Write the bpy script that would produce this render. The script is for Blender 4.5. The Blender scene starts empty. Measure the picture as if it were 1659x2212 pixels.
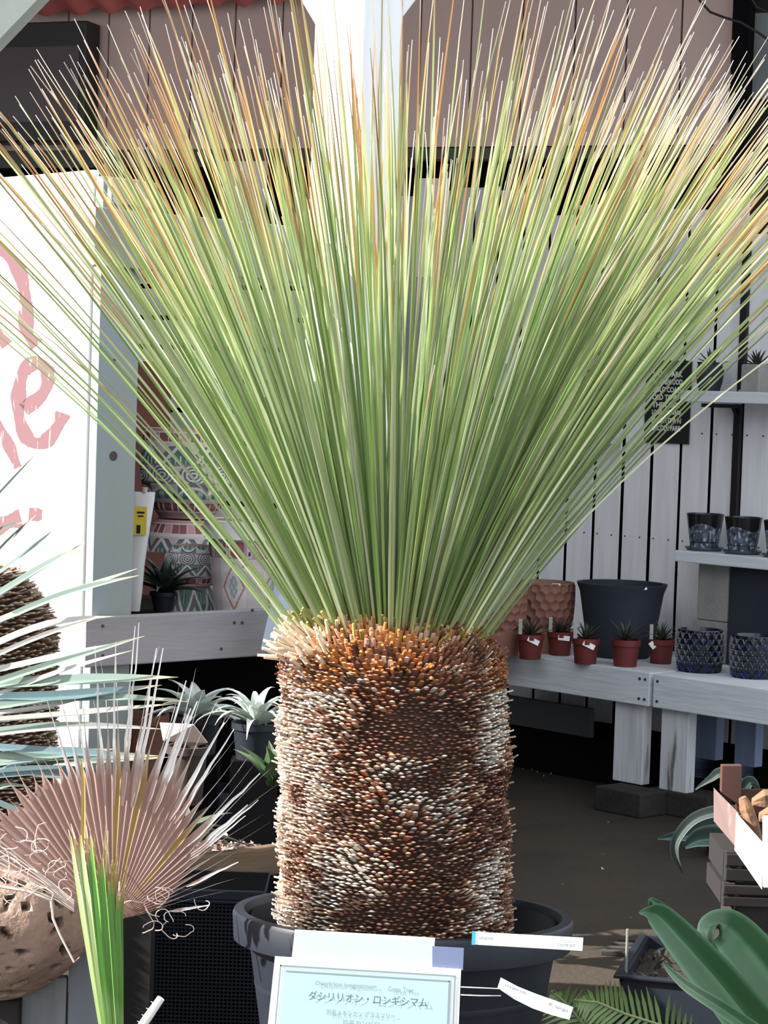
import bpy, math, random
from mathutils import Vector, Matrix, noise
C = bpy.context.scene.collection
PI = math.pi
rnd = random.Random(7)

# ------------------------------------------------------------------ camera
H = 1.41; F = 5000.0; W_, H_ = 1659.0, 2212.0
PITCH = math.atan(0.0484); ROLL = math.radians(1.9)
cd = bpy.data.cameras.new('camera'); cam = bpy.data.objects.new('camera', cd); C.objects.link(cam)
cd.sensor_fit = 'VERTICAL'; cd.sensor_height = 24.0; cd.lens = F / H_ * 24.0
cd.clip_start = 0.05; cd.clip_end = 200
R = Matrix.Rotation(PI/2 - PITCH, 3, 'X') @ Matrix.Rotation(ROLL, 3, 'Z')
cam.matrix_world = Matrix.Translation((0, 0, H)) @ R.to_4x4()
bpy.context.scene.camera = cam

# ------------------------------------------------------------------ light
w = bpy.data.worlds.new('sky'); bpy.context.scene.world = w; w.use_nodes = True
bg = w.node_tree.nodes['Background']
bg.inputs[0].default_value = (0.87, 0.93, 1.0, 1); bg.inputs[1].default_value = 1.75
SUN_AZ = math.radians(189); SUN_EL = math.radians(31)
sd = Vector((math.cos(SUN_AZ)*math.cos(SUN_EL), math.sin(SUN_AZ)*math.cos(SUN_EL), math.sin(SUN_EL)))
sl = bpy.data.lights.new('sun', 'SUN'); sl.energy = 15.0; sl.angle = math.radians(0.55); sl.color = (1, .95, .88)
so = bpy.data.objects.new('sun', sl); C.objects.link(so); so.rotation_euler = sd.to_track_quat('Z', 'Y').to_euler()
vs = bpy.context.scene.view_settings
vs.view_transform = 'Standard'; vs.look = 'None'; vs.exposure = 0.1; vs.gamma = 1; vs.use_curve_mapping = False
bpy.context.scene.cycles.max_bounces = 6
bpy.context.scene.cycles.transparent_max_bounces = 12

# ------------------------------------------------------------------ rays
CAM = Vector((0, 0, H))
def ray(px, py): return R @ Vector(((px - W_/2)/F, -(py - H_/2)/F, -1))
def P(px, py, Y): d = ray(px, py); return CAM + d*(Y/d.y)
def PZ(px, py, Z): d = ray(px, py); return CAM + d*((Z-H)/d.z)
def PP(px, py, pt, n): d = ray(px, py); return CAM + d*((Vector(pt)-CAM).dot(n)/d.dot(n))
UP = Vector((0, 0, 1))
A = math.radians(-47)
u = Vector((math.cos(A), math.sin(A), 0)); v = Vector((-math.sin(A), math.cos(A), 0))   # axes of the shed

# ------------------------------------------------------------------ mesh builder
class M:
    def __init__(s): s.v = []; s.f = []; s.c = []; s.col = (1, 1, 1)
    def add(s, vs, fs, col=None):
        o = len(s.v); s.v += [Vector(a) for a in vs]; s.f += [tuple(i+o for i in f) for f in fs]
        if col is None: s.c += [s.col]*len(vs)
        elif len(col) and isinstance(col[0], (int, float)): s.c += [col]*len(vs)
        else: s.c += list(col)
        return s
    def par(s, o, a, b, c, col=None):
        o = Vector(o); p = [o, o+a, o+a+b, o+b]; p += [q+c for q in p]
        fs = [(0,3,2,1),(4,5,6,7),(0,1,5,4),(1,2,6,5),(2,3,7,6),(3,0,4,7)]
        if a.cross(b).dot(c) < 0: fs = [tuple(reversed(f)) for f in fs]
        return s.add(p, fs, col)
    def box(s, c, d, ax=None, ay=None, az=None, col=None):
        ax = ax or Vector((1,0,0)); ay = ay or Vector((0,1,0)); az = az or UP
        o = Vector(c) - ax*d[0]/2 - ay*d[1]/2 - az*d[2]/2
        return s.par(o, ax*d[0], ay*d[1], az*d[2], col)
    def tube(s, pts, r, n=6, col=None, cap=True):
        pts = [Vector(p) for p in pts]; m = len(pts)
        rs = r if isinstance(r, (list, tuple)) else [r]*m
        V = []; K = []
        t = (pts[1]-pts[0]).normalized(); x = t.orthogonal().normalized()
        for i, p in enumerate(pts):
            t = (pts[min(i+1, m-1)] - pts[max(i-1, 0)]).normalized()
            x = (x - t*x.dot(t)).normalized(); y = t.cross(x)
            for k in range(n):
                a = 2*PI*k/n; V.append(p + (x*math.cos(a)+y*math.sin(a))*rs[i])
                if col is not None and not isinstance(col[0], (int, float)): K.append(col[i])
        Fs = [(i*n+k, i*n+(k+1)%n, (i+1)*n+(k+1)%n, (i+1)*n+k) for i in range(m-1) for k in range(n)]
        if cap: Fs += [tuple(range(n-1, -1, -1)), tuple((m-1)*n+k for k in range(n))]
        return s.add(V, Fs, K if K else col)
    def ribbon(s, pts, ws, nrm, fold=0.0, col=None, th=0.0015):
        """leaf blade: V-folded strip with a little thickness"""
        pts = [Vector(p) for p in pts]; m = len(pts); V = []; K = []
        for i, p in enumerate(pts):
            t = (pts[min(i+1, m-1)] - pts[max(i-1, 0)]).normalized()
            nn = nrm[i] if isinstance(nrm, list) else nrm
            b = t.cross(nn)
            if b.length < 1e-5: b = t.orthogonal()
            b.normalize(); n2 = b.cross(t).normalized(); wd = ws[i] if isinstance(ws, (list, tuple)) else ws
            th_ = min(th, wd*.3)
            V += [p - b*wd/2 + n2*fold*wd, p - n2*th_*.0, p + b*wd/2 + n2*fold*wd, p - n2*th_]
            if col is not None and not isinstance(col[0], (int, float)): K += [col[i]]*4
        Fs = []
        for i in range(m-1):
            a = i*4; c = a+4
            Fs += [(a, a+1, c+1, c), (a+1, a+2, c+2, c+1), (a+2, a+3, c+3, c+2), (a+3, a, c, c+3)]
        return s.add(V, Fs, K if K else col)
    def lathe(s, prof, c, n=48, fn=None, ax=UP, close=False, col=None):
        """prof: [(r, z)], fn(theta, row/t) -> (dr, colour)"""
        c = Vector(c); m = len(prof); V = []; K = []
        x = Vector((1,0,0)); x = (x-ax*x.dot(ax)).normalized(); y = ax.cross(x)
        for i, (r, z) in enumerate(prof):
            for k in range(n):
                a = 2*PI*k/n; rr = r
                if fn:
                    dr, cc = fn(a, i/(m-1), r); rr += dr; K.append(cc)
                V.append(c + (x*math.cos(a)+y*math.sin(a))*rr + ax*z)
        Fs = [(i*n+k, i*n+(k+1)%n, (i+1)*n+(k+1)%n, (i+1)*n+k) for i in range(m-1) for k in range(n)]
        return s.add(V, Fs, K if K else col)
    def build(s, name, mat, parent=None, smooth=False, bevel=0, world=True):
        me = bpy.data.meshes.new(name)
        inv = parent.matrix_basis.inverted() if (parent is not None and world) else None
        if parent is not None and world and parent.parent is not None:
            inv = (parent.parent.matrix_basis @ parent.matrix_basis).inverted()
        vv = [inv @ q for q in s.v] if inv else s.v
        me.from_pydata([tuple(q) for q in vv], [], s.f)
        at = me.color_attributes.new('tint', 'FLOAT_COLOR', 'POINT')
        buf = []
        for k in s.c: buf += [k[0], k[1], k[2], 1.0]
        at.data.foreach_set('color', buf)
        me.materials.append(mat)
        if smooth: me.polygons.foreach_set('use_smooth', [True]*len(me.polygons))
        me.update()
        o = bpy.data.objects.new(name, me); C.objects.link(o)
        if parent is not None: o.parent = parent
        if bevel:
            b = o.modifiers.new('bevel', 'BEVEL'); b.width = bevel; b.segments = 2; b.limit_method = 'ANGLE'
        if smooth:
            try: me.set_sharp_from_angle(angle=math.radians(40))
            except Exception: pass
        return o

def tag(o, label=None, cat=None, group=None, kind=None):
    if label: o['label'] = label
    if cat: o['category'] = cat
    if group: o['group'] = group
    if kind: o['kind'] = kind
    return o
def thing(name, loc, label, cat, group=None, rz=0):
    o = bpy.data.objects.new(name, None); C.objects.link(o); o.location = loc; o.rotation_euler = (0, 0, rz)
    o.empty_display_size = .05
    o.matrix_basis = Matrix.Translation(loc) @ Matrix.Rotation(rz, 4, 'Z')
    return tag(o, label, cat, group)
def struct(o): o['kind'] = 'structure'; return o
def kids(o): return [c for c in bpy.data.objects if c.parent == o]
def copy_tree(o, parent=None):
    c = o.copy(); C.objects.link(c)
    if parent: c.parent = parent
    for ch in kids(o): copy_tree(ch, c)
    return c

# ------------------------------------------------------------------ materials
def mat(name, col=(.5,.5,.5), rough=.7, tint=False, var=.0, scale=8, stretch=(1,1,1), col2=None, bump=0, bscale=60,
        wear=None, wear_scale=6, wear_amt=.55, trans=0, spec=.3, transl=0, metal=0, wstretch=None):
    m = bpy.data.materials.new(name); m.use_nodes = True; nt = m.node_tree; N = nt.nodes; L = nt.links
    b = N['Principled BSDF']; b.inputs['Roughness'].default_value = rough
    b.inputs['Specular IOR Level'].default_value = spec; b.inputs['Metallic'].default_value = metal
    tc = N.new('ShaderNodeTexCoord'); mp = N.new('ShaderNodeMapping'); L.new(tc.outputs['Object'], mp.inputs['Vector'])
    mp.inputs['Scale'].default_value = stretch
    if tint:
        at = N.new('ShaderNodeAttribute'); at.attribute_name = 'tint'; cur = at.outputs['Color']
    else:
        rgb = N.new('ShaderNodeRGB'); rgb.outputs[0].default_value = (*col, 1); cur = rgb.outputs[0]
    def nz(sc, det=5, st=None):
        n = N.new('ShaderNodeTexNoise'); n.inputs['Scale'].default_value = sc; n.inputs['Detail'].default_value = det
        if st:
            m2 = N.new('ShaderNodeMapping'); L.new(tc.outputs['Object'], m2.inputs['Vector']); m2.inputs['Scale'].default_value = st
            L.new(m2.outputs[0], n.inputs['Vector'])
        else: L.new(mp.outputs[0], n.inputs['Vector'])
        return n.outputs['Fac']
    def mix(f, a, c2):
        mx = N.new('ShaderNodeMix'); mx.data_type = 'RGBA'; L.new(f, mx.inputs['Factor']); L.new(a, mx.inputs['A'])
        mx.inputs['B'].default_value = (*c2, 1); return mx.outputs['Result']
    def ramp(f, a, c2, inv=False):
        r = N.new('ShaderNodeMapRange'); r.inputs['From Min'].default_value = a; r.inputs['From Max'].default_value = c2
        L.new(f, r.inputs['Value']); return r.outputs[0]
    if var:
        c2 = col2 or tuple(x*(1-var) for x in col)
        cur = mix(ramp(nz(scale), .38, .66), cur, c2)
    if wear:
        cur = mix(ramp(nz(wear_scale, 8, wstretch or stretch), wear_amt, wear_amt+.08), cur, wear)
    L.new(cur, b.inputs['Base Color'])
    if bump:
        bp = N.new('ShaderNodeBump'); bp.inputs['Strength'].default_value = bump; bp.inputs['Distance'].default_value = .01
        L.new(nz(bscale), bp.inputs['Height']); L.new(bp.outputs[0], b.inputs['Normal'])
    if trans:
        b.inputs['Transmission Weight'].default_value = trans
    if transl:
        tr = N.new('ShaderNodeBsdfTranslucent'); L.new(cur, tr.inputs['Color'])
        ms = N.new('ShaderNodeMixShader'); ms.inputs[0].default_value = transl
        L.new(b.outputs[0], ms.inputs[1]); L.new(tr.outputs[0], ms.inputs[2])
        L.new(ms.outputs[0], N['Material Output'].inputs['Surface'])
    return m
VZ = (6, 6, .6)          # grain running up
HZ = (.7, .7, 7)         # grain running along
m_white_v = mat('white painted planks', (.84,.84,.86), .6, var=.12, scale=5, stretch=VZ, col2=(.74,.75,.79), bump=.15, bscale=20, wear=(.5,.5,.5), wear_scale=3, wear_amt=.72)
m_slat = mat('pale slats', (.66,.66,.65), .6, var=.1, scale=4, stretch=HZ, bump=.1, bscale=15)
m_sign = mat('weathered white sign boards', (.86,.86,.85), .7, var=.1, scale=4, stretch=VZ, col2=(.74,.74,.75), wear=(.42,.42,.43), wear_scale=4.5, wear_amt=.66, bump=.2, bscale=15)
m_post = mat('blue grey washed timber', (.25,.28,.27), .75, var=.3, scale=2.5, stretch=VZ, col2=(.24,.29,.32), wear=(.16,.19,.18), wear_scale=3, wear_amt=.72, bump=.2, bscale=14)
m_plank = mat('mauve grey washed timber', (.30,.28,.30), .75, var=.2, scale=2, stretch=(1.2,1.2,9), col2=(.25,.235,.25), wear=(.2,.19,.2), wear_scale=2.6, wear_amt=.71, bump=.15, bscale=10)
m_plank2 = mat('green grey washed timber', (.24,.27,.255), .75, var=.3, scale=2, stretch=(1.2,1.2,9), col2=(.25,.28,.27), wear=(.12,.13,.12), wear_scale=2.6, wear_amt=.68)
m_cpost = mat('white painted post', (.80,.81,.83), .6, var=.1, scale=3, stretch=VZ, col2=(.70,.72,.76))
m_bench = mat('white painted bench', (.66,.69,.73), .6, var=.15, scale=4, stretch=HZ, col2=(.56,.59,.64), wear=(.2,.2,.18), wear_scale=3.5, wear_amt=.7, bump=.2, bscale=12)
m_leg = mat('peeling white bench leg', (.66,.68,.72), .6, var=.2, scale=4, stretch=VZ, wear=(.14,.14,.12), wear_scale=3.2, wear_amt=.62, bump=.25, bscale=12)
m_bluew = mat('blue painted wood', (.25,.32,.48), .6, var=.2, scale=4, stretch=VZ)
m_fascia = mat('mauve brown wall panel', (.60,.43,.385), .8, var=.12, scale=1.5, bump=.05, bscale=200, col2=(.52,.38,.34))
m_dark = mat('dark timber', (.028,.026,.025), .8, var=.3, scale=5)
m_black = mat('black gap', (.006,.006,.007), .95, spec=.03)
m_floor = mat('brown earth floor', (.046,.034,.024), .95, var=.3, scale=2.2, col2=(.029,.024,.019), bump=.5, bscale=45, wear=(.12,.10,.08), wear_scale=9, wear_amt=.72)
m_conc = mat('grey concrete', (.30,.29,.28), .9, var=.2, scale=10, bump=.4, bscale=90)
m_dconc = mat('dark concrete', (.035,.031,.029), .95, var=.25, scale=10, bump=.5, bscale=60)
m_red = mat('faded red cloth', (.62,.16,.13), .85, var=.25, scale=3, col2=(.48,.12,.11))
m_redpaint = mat('faded pink paint', (.17,.09,.10), .9, wear=(.6,.55,.55), wear_scale=12, wear_amt=.63, wstretch=(5,5,1.2))
m_tv = mat('black screen housing', (.02,.018,.018), .35)
m_scr = mat('dull screen', (.075,.05,.052), .25)
m_pot = mat('black plastic', (.009,.012,.020), .48, var=.2, scale=6, col2=(.014,.018,.027), spec=.35, bump=.03, bscale=30)
m_soil = mat('dark soil', (.03,.024,.02), 1, bump=1, bscale=60)
m_tint = mat('tinted surface', tint=True, rough=.65)
m_gloss = mat('glazed surface', tint=True, rough=.22, spec=.6)
m_leaf = mat('leaf', tint=True, rough=.35, spec=.6, transl=.25)
m_fleaf = mat('fan leaf', tint=True, rough=.55, spec=.3, transl=.35, bump=.12, bscale=40)
m_stub = mat('leaf stub', tint=True, rough=.7, spec=.25, transl=.1)
m_core = mat('brown fibre', (.055,.028,.018), .9, var=.4, scale=20, bump=.8, bscale=80)
m_navy = mat('dark slate pot', (.020,.026,.040), .7, var=.25, scale=6, col2=(.028,.032,.042), bump=.1, bscale=50)
m_terra = mat('terracotta', tint=True, rough=.75, bump=.15, bscale=80)
m_redpot = mat('red plastic pot', (.14,.025,.022), .5, var=.2, scale=10)
m_card = mat('white card', (.86,.88,.90), .45)
m_cardin = mat('pale aqua print', (.46,.62,.64), .45)
m_ink = mat('grey green ink', (.10,.15,.15), .6)
m_inkp = mat('pale ink', (.26,.33,.34), .6)
m_blackm = mat('black print board', (.018,.018,.018), .5)
m_whitem = mat('white lettering', (.8,.8,.8), .6)
m_metal = mat('black iron', (.012,.012,.013), .5)
m_nail = mat('rusty nail head', (.05,.045,.05), .6)
m_tufa = mat('porous tufa stone', tint=True, rough=.95, bump=.6, bscale=45)
m_greywood = mat('grey weathered wood', (.24,.25,.26), .8, var=.3, scale=4, stretch=VZ, col2=(.16,.17,.18), wear=(.08,.08,.08), wear_scale=4, wear_amt=.68)
m_dwood = mat('dark weathered wood', (.03,.028,.028), .85, spec=.1, var=.4, scale=4, stretch=VZ, col2=(.03,.028,.028))
m_tanbox = mat('tan planter board', (.17,.115,.07), .8, var=.3, scale=5, stretch=HZ, col2=(.11,.08,.055), bump=.2, bscale=30)
m_crate = mat('raw crate wood', (.42,.33,.29), .8, var=.2, scale=3, stretch=HZ, col2=(.52,.37,.33), wear=(.3,.22,.19), wear_scale=4, wear_amt=.68)
m_crated = mat('brown crate wood', (.085,.038,.03), .8, var=.2, scale=3, stretch=VZ)
m_cork = mat('cork bark', (.25,.14,.08), .85, var=.3, scale=12, bump=.5, bscale=40)
m_clear = mat('milky clear plastic', (.80,.86,.93), .25, spec=.6, transl=.4)
m_cloud = mat('pale blue plastic sheet', (.60,.68,.80), .35, spec=.5, transl=.35)
m_tape = mat('bluish clear tape', (.20,.24,.38), .2, spec=.7)
m_yellow = mat('yellow label', (.75,.56,.07), .5)
m_rubble = mat('pink gravel', tint=True, rough=.9)
m_sheet = mat('grey sheet metal', (.24,.27,.28), .5, var=.3, scale=3)

# ================================================================== SETTING
g = M(); g.par((-14, -3, -.05), Vector((28,0,0)), Vector((0,24,0)), Vector((0,0,.05))); struct(g.build('floor', m_floor))

# --- right plank wall
Bp = Vector((.38, 8.65, 0)); Wp = Bp + v*.66
def wallpt(px, py, off=0): return PP(px, py, Wp - v*off, v)
def s_of(p, base=Wp): return (p - base).dot(u)
zt = 2.16
g = M(); s0 = s_of(wallpt(1338, 1100)); pitch = .1445
for k in range(-10, 6):
    a = s0 + k*pitch; gp = .014*(1+.3*rnd.random())
    top = zt + .05*rnd.random() + (.12 if k < -3 else 0)
    if s_of(wallpt(1600, 600)) < a + .1: top = wallpt(1640, 505).z
    p = Wp + u*(a+gp) + UP*.17
    g.par(p, u*(pitch-gp), v*.006, UP*(top-.17))
struct(g.build('wall_right', m_white_v, bevel=.002))
g = M(); g.par(Wp + u*(s0-12*pitch) + v*.05, u*(20*pitch), v*.02, UP*(zt-.1)); struct(g.build('wall_right_backing', m_black))
g = M()   # nail heads
for k in range(-7, 6):
    for px_ in (.035, .11):
        for z_ in (wallpt(1350, 1158).z, wallpt(1600, 940).z if k > 0 else 1.9):
            c = Wp + u*(s0+k*pitch+px_) + UP*z_ - v*.001
            g.tube([c, c - v*.002], .0032, 8)
o = g.build('nail_head', m_nail); tag(o, 'rows of small nail heads in the white plank wall', 'nails', kind='stuff')

# --- fascia, far wall
fl = P(200, 320, 10.0); fr = P(1350, 318, 9.15)
fd = Vector((fr.x-fl.x, fr.y-fl.y, 0)).normalized(); fn_ = Vector((fd.y, -fd.x, 0))       # towards camera
def fpt(px, py, off=0): return PP(px, py, fl + fn_*off, fn_)
g = M(); zb = (fl.z+fr.z)/2
grooves = [-120,-35,52,145,232,320,412,505,607,700,800,905,1015,1125,1238,1350,1468,1579]
for a, b in zip(grooves[:-1], grooves[1:]):
    pa, pb = fpt(a, 180), fpt(b, 180); d = (pb-pa); d.z = 0; L_ = d.length; d.normalize()
    g.par(Vector((pa.x, pa.y, zb)) + d*.004, d*(L_-.008), -fn_*.03, UP*1.5)
struct(g.build('wall_back', m_fascia))
g = M(); pa, pb = fpt(-140, 180), fpt(1600, 180)
g.par(Vector((pa.x, pa.y, zb+.02)) - fn_*.035, Vector((pb.x-pa.x, pb.y-pa.y, 0)), -fn_*.03, UP*1.5); struct(g.build('wall_back_backing', m_dark))
# trims under the fascia
g = M(); pa, pb = fpt(-60, 330), fpt(880, 330)
g.par(Vector((pa.x, pa.y, zb-.075)), Vector((pb.x-pa.x, pb.y-pa.y, 0)), -fn_*.08, UP*.075)
pa, pb = fpt(880, 330), fpt(1600, 330)
g.par(Vector((pa.x, pa.y, zb-.05)), Vector((pb.x-pa.x, pb.y-pa.y, 0)), -fn_*.08, UP*.045)
struct(g.build('trim_1', mat('dark green grey beam', (.07,.075,.07), .7)))
# dark corner post and grey panel at upper right
g = M(); pa = fpt(1579, 200, .05); pb = fpt(1612, 200, .05)
g.par(Vector((pa.x, pa.y, 2.05)), Vector((pb.x-pa.x, pb.y-pa.y, 0)), -fn_*.1, UP*2); struct(g.build('trim_2', m_black))
g = M(); pa = fpt(1614, 200, -.1); pb = fpt(1760, 200, -.1); z0 = fpt(1640, 214, -.1).z; z1 = fpt(1640, 28, -.1).z
g.par(Vector((pa.x, pa.y, z0)), Vector((pb.x-pa.x, pb.y-pa.y, 0)), -fn_*.03, UP*(z1-z0)); struct(g.build('window_1', m_sheet))
g = M(); pa = fpt(1605, 200, -.15); pb = fpt(1780, 200, -.15)
g.par(Vector((pa.x, pa.y, 1.9)), Vector((pb.x-pa.x, pb.y-pa.y, 0)), -fn_*.03, UP*2.2); struct(g.build('trim_3', m_dwood))

# --- dark interior behind and roof
g = M(); g.par((-7, 11.6, 0), Vector((12,0,0)), Vector((0,.1,0)), UP*4); struct(g.build('wall_inner', m_black))
g = M(); g.par((-7, 7.0, 0), Vector((.1,0,0)), Vector((0,4.6,0)), UP*4); struct(g.build('wall_left', m_dwood))
g = M()
rf = [(-7,5.4),(-1.25,6.6),(-.25,6.75),(.4,7.0),(3.2,6.6),(3.2,12),(-7,12)]  # unseen roof outline, left part extended to shade benches and right wall
zr = 3.6
g.add([(x,y,zr) for x,y in rf] + [(x,y,zr+.08) for x,y in rf], [tuple(range(6,-1,-1)), tuple(range(7,14))] + [(i,(i+1)%7,(i+1)%7+7,i+7) for i in range(7)])
struct(g.build('ceiling', mat('brown roof boards', (.30,.25,.22), .8)))
# right side wall beyond the frame of the covered area
# --- slatted screen at left
g = M(); pA, pB = fpt(230, 700, .25), fpt(700, 700, .25); d = Vector((pB.x-pA.x, pB.y-pA.y, 0)); L_ = d.length; d.normalize()
ys = [585, 620, 688, 752, 822, 888, 955, 1020, 1085, 1150, 1215, 1280]
for k in range(len(ys)-1):
    z1 = fpt(440, ys[k]+5, .25).z; z0 = fpt(440, ys[k+1]-5, .25).z
    g.par(Vector((pA.x, pA.y, z0)), d*L_, -fn_*.02, UP*(z1-z0))
z1 = fpt(440, 556, .25).z
g.par(Vector((pA.x, pA.y, fpt(440, 612, .25).z)), d*L_, -fn_*.02, UP*.09)
struct(g.build('wall_slatted', m_slat, bevel=.003))
g = M(); g.par(Vector((pA.x, pA.y, .2)) - fn_*.08, d*(L_+.1), -fn_*.02, UP*(z1-.2)); struct(g.build('wall_slatted_backing', m_black))
# brick red board behind post
g = M(); q = fpt(283, 780, .5); q2 = fpt(362, 780, .5); zq = fpt(320, 1300, .5).z
g.par(Vector((q.x-.1, q.y, zq)), Vector((q2.x-q.x+.1, q2.y-q.y, 0)), -fn_*.04, UP*(q.z-zq))
tag(g.build('wall_board', mat('brick red board', (.22,.075,.06), .8, var=.3, scale=4, col2=(.14,.06,.05))), 'dark brick red board standing behind the tall patterned pot', 'board')

# pale panels in the dark opening
def panel(name, x0, y0, x1, y1, off, label, m=m_slat):
    a, b = fpt(x0, y0, off), fpt(x1, y1, off)
    g = M(); g.par(Vector((a.x, a.y, b.z)), Vector((b.x-a.x, b.y-a.y, 0)), -fn_*.02, UP*(a.z-b.z)); return tag(g.build(name, m, bevel=.003), label, 'board')
panel('display_board', 482, 348, 568, 560, .1, 'pale white panel standing in the dark opening left of the white post')
panel('display_board', 905, 385, 960, 600, .1, 'narrow pale panel in the dark opening just right of the white post')
0 and panel('display_board', 1120, 400, 1262, 640, .12, 'wide pale grey panel in the dark opening behind the right-hand leaves')

# --- left sign boards (corner of the shed), lit by the sun
Cn = P(186, 1000, 6.0); Cn.z = 0
def signpt(px, py, off=0): return PP(px, py, Cn - v*off, v)
g = M(); ztop = signpt(90, 376).z
edges = [(0.0, .0), ]
sb = -s_of(signpt(62, 900), Cn); wd = sb
x = 0
while x < 2.2:
    g.par(Cn - u*(x+wd-.003) + UP*.25, u*(wd-.006), v*.02, UP*(ztop-.25)); x += wd
sgn = thing('sign_wall', Cn, 'sunlit white weathered board wall with faded pink lettering at left edge', 'sign')
g.build('boards', m_sign, sgn, bevel=.002)
g = M(); g.par(Cn - u*2.3 + UP*.3 + v*.021, u*2.29, v*.02, UP*(ztop-.32)); g.build('backing', m_dark, sgn)
def paint(pts, wpx, name='lettering'):
    g = M(); pp = [Vector((a, b, 0)) for a, b in pts]; q = []
    for i in range(len(pp)-1):
        p0 = pp[max(i-1,0)]; p1 = pp[i]; p2 = pp[i+1]; p3 = pp[min(i+2,len(pp)-1)]
        for k in range(8):
            t = k/8; q.append(.5*((2*p1)+(p2-p0)*t+(2*p0-5*p1+4*p2-p3)*t*t+(3*p1-p0-3*p2+p3)*t*t*t))
    q.append(pp[-1]); V = []
    for i, p in enumerate(q):
        t = (q[min(i+1,len(q)-1)]-q[max(i-1,0)]).normalized(); b = Vector((-t.y, t.x, 0)); hw = wpx/2*(.85+.15*math.sin(i*.5)+rnd.uniform(-.05,.05))
        V += [signpt(p.x-b.x*hw, p.y-b.y*hw, .0008), signpt(p.x+b.x*hw, p.y+b.y*hw, .0008)]
    g.add(V, [(2*i,2*i+1,2*i+3,2*i+2) for i in range(len(q)-1)]); g.build(name, m_redpaint, sgn)
paint([(50,885),(92,850),(104,808),(82,783),(52,800),(40,850),(42,905),(62,950),(95,955),(125,920),(136,892)], 33)
paint([(-30,530),(10,545),(42,590),(55,650),(58,715),(80,745)], 34)
paint([(-30,690),(-5,720),(15,745)], 28)
paint([(-25,900),(0,925),(20,965),(38,1010)], 26)
paint([(-30,1150),(10,1130),(45,1120)], 42)
paint([(62,1110),(90,1112)], 30)

# --- corner post, planks
cp = thing('corner_post', Cn, 'blue grey washed timber corner post right of the sign boards', 'post')
g = M(); pw = PP(282, 1000, Cn + u*.02, u); pwid = (pw - Cn).dot(v)
g.par(Cn + u*.0 + v*.006, u*.035, v*pwid, UP*(signpt(186, 382).z)); g.build('shaft', m_post, cp, bevel=.004)
g = M(); c0 = PP(245, 985, Cn+u*.035, u)
for (kx, ky, r) in ((245,985,13),(247,778,4),(232,552,4),(222,1352,4)):
    g = M(); c0 = PP(kx, ky, Cn+u*.0355, u); g.tube([c0, c0+u*.001], r*6/5000*.8, 12); g.build('knot', m_nail, cp)
def vplank(name, x0, ya, yb, x1, yc, m, label, off=.04, thick=.03, cat='plank'):
    """plank along v, left end px x0 from ya to yb, right end at px x1"""
    n = u; pt = Cn + u*off
    a = PP(x0, ya, pt, n); b = PP(x0, yb, pt, n); c = PP(x1, yc, pt, n)
    g = M(); L_ = (c-a).dot(v)
    g.par(Vector((a.x, a.y, b.z)), v*L_, u*thick, UP*(a.z-b.z))
    o = g.build(name, m, bevel=.004); return tag(o, label, cat), a, b, L_
vplank('rail_plank', 172, 1332, 1440, 622, 1305, m_plank, 'mauve grey washed plank rail running right from the corner post to the plant')
vplank('rail_plank', 192, 447, 575, 655, 470, m_plank2, 'green grey washed upper rail plank behind the leaves at upper left')
g = M(); a = PP(232, 385, Cn+u*.05, u); b = PP(330, 450, Cn+u*.05, u)
g.par(Vector((a.x,a.y,b.z)), v*((b-a).dot(v)), u*.02, UP*(a.z-b.z)); tag(g.build('short_board', m_plank2, bevel=.003), 'short grey green board on top of the upper rail plank', 'board')
g = M()
for (px_, py_) in ((222,1352),(222,1416),(575,1405),(478,1402),(506,1345),(523,1345),(545,1318)):
    c0 = PP(px_, py_, Cn+u*.0705, u); g.tube([c0, c0+u*.0015], .0045, 8)
o = g.build('nail_head', m_nail); tag(o, 'dark nail heads along the mauve rail plank', 'nails', kind='stuff')

# --- centre post at 45 degrees with knee braces
Kc = P(768, 600, 6.35); Kc.z = 0      # near corner
wl = .0; pl = PP(662, 600, Kc, v); wl = -(pl-Kc).dot(u); pr = PP(853, 600, Kc, u); wr = (pr-Kc).dot(v)
post = thing('support_post', Kc, 'thick white painted square post rising behind the plant to the roof', 'post')
g = M(); g.par(Kc - u*wl, u*wl, v*wr, UP*zr); g.build('shaft', m_cpost, post, bevel=.006)
def brace(parent, a, b, side, wd, m):
    g = M(); a = Vector(a); b = Vector(b); t = (b-a).normalized(); n = t.cross(side).normalized()
    g.par(a - side*wd/2 - n*.05, t*(b-a).length, side*wd, n*.10); return g.build('brace', m, parent, bevel=.004)
zbr = PP(768, 40, Kc, v).z + .13
ctr = Kc - u*wl/2 + v*wr/2
brace(post, ctr - u*(wl/2-.02) + UP*(zbr-.10), ctr - u*(wl/2+.55) + UP*(zbr+.55), v, .10, m_cpost)
brace(post, ctr + v*(wr/2-.02) + UP*(zbr-.10), ctr + v*(wr/2+.55) + UP*(zbr+.55), u, .10, m_cpost)
# upper-left slanted beam
a = P(-330, 262, 5.6); b = P(20, -105, 5.6)
g = M(); t = (b-a).normalized(); n = Vector((0,1,0)); sdv = t.cross(n).normalized()
g.par(a, t*((b-a).length), n*.09, -sdv*.13); tag(g.build('roof_brace', mat('grey green painted beam', (.27,.30,.28), .7, var=.2, scale=3), bevel=.003), 'slanted grey green roof brace in the upper left corner', 'beam')

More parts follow.
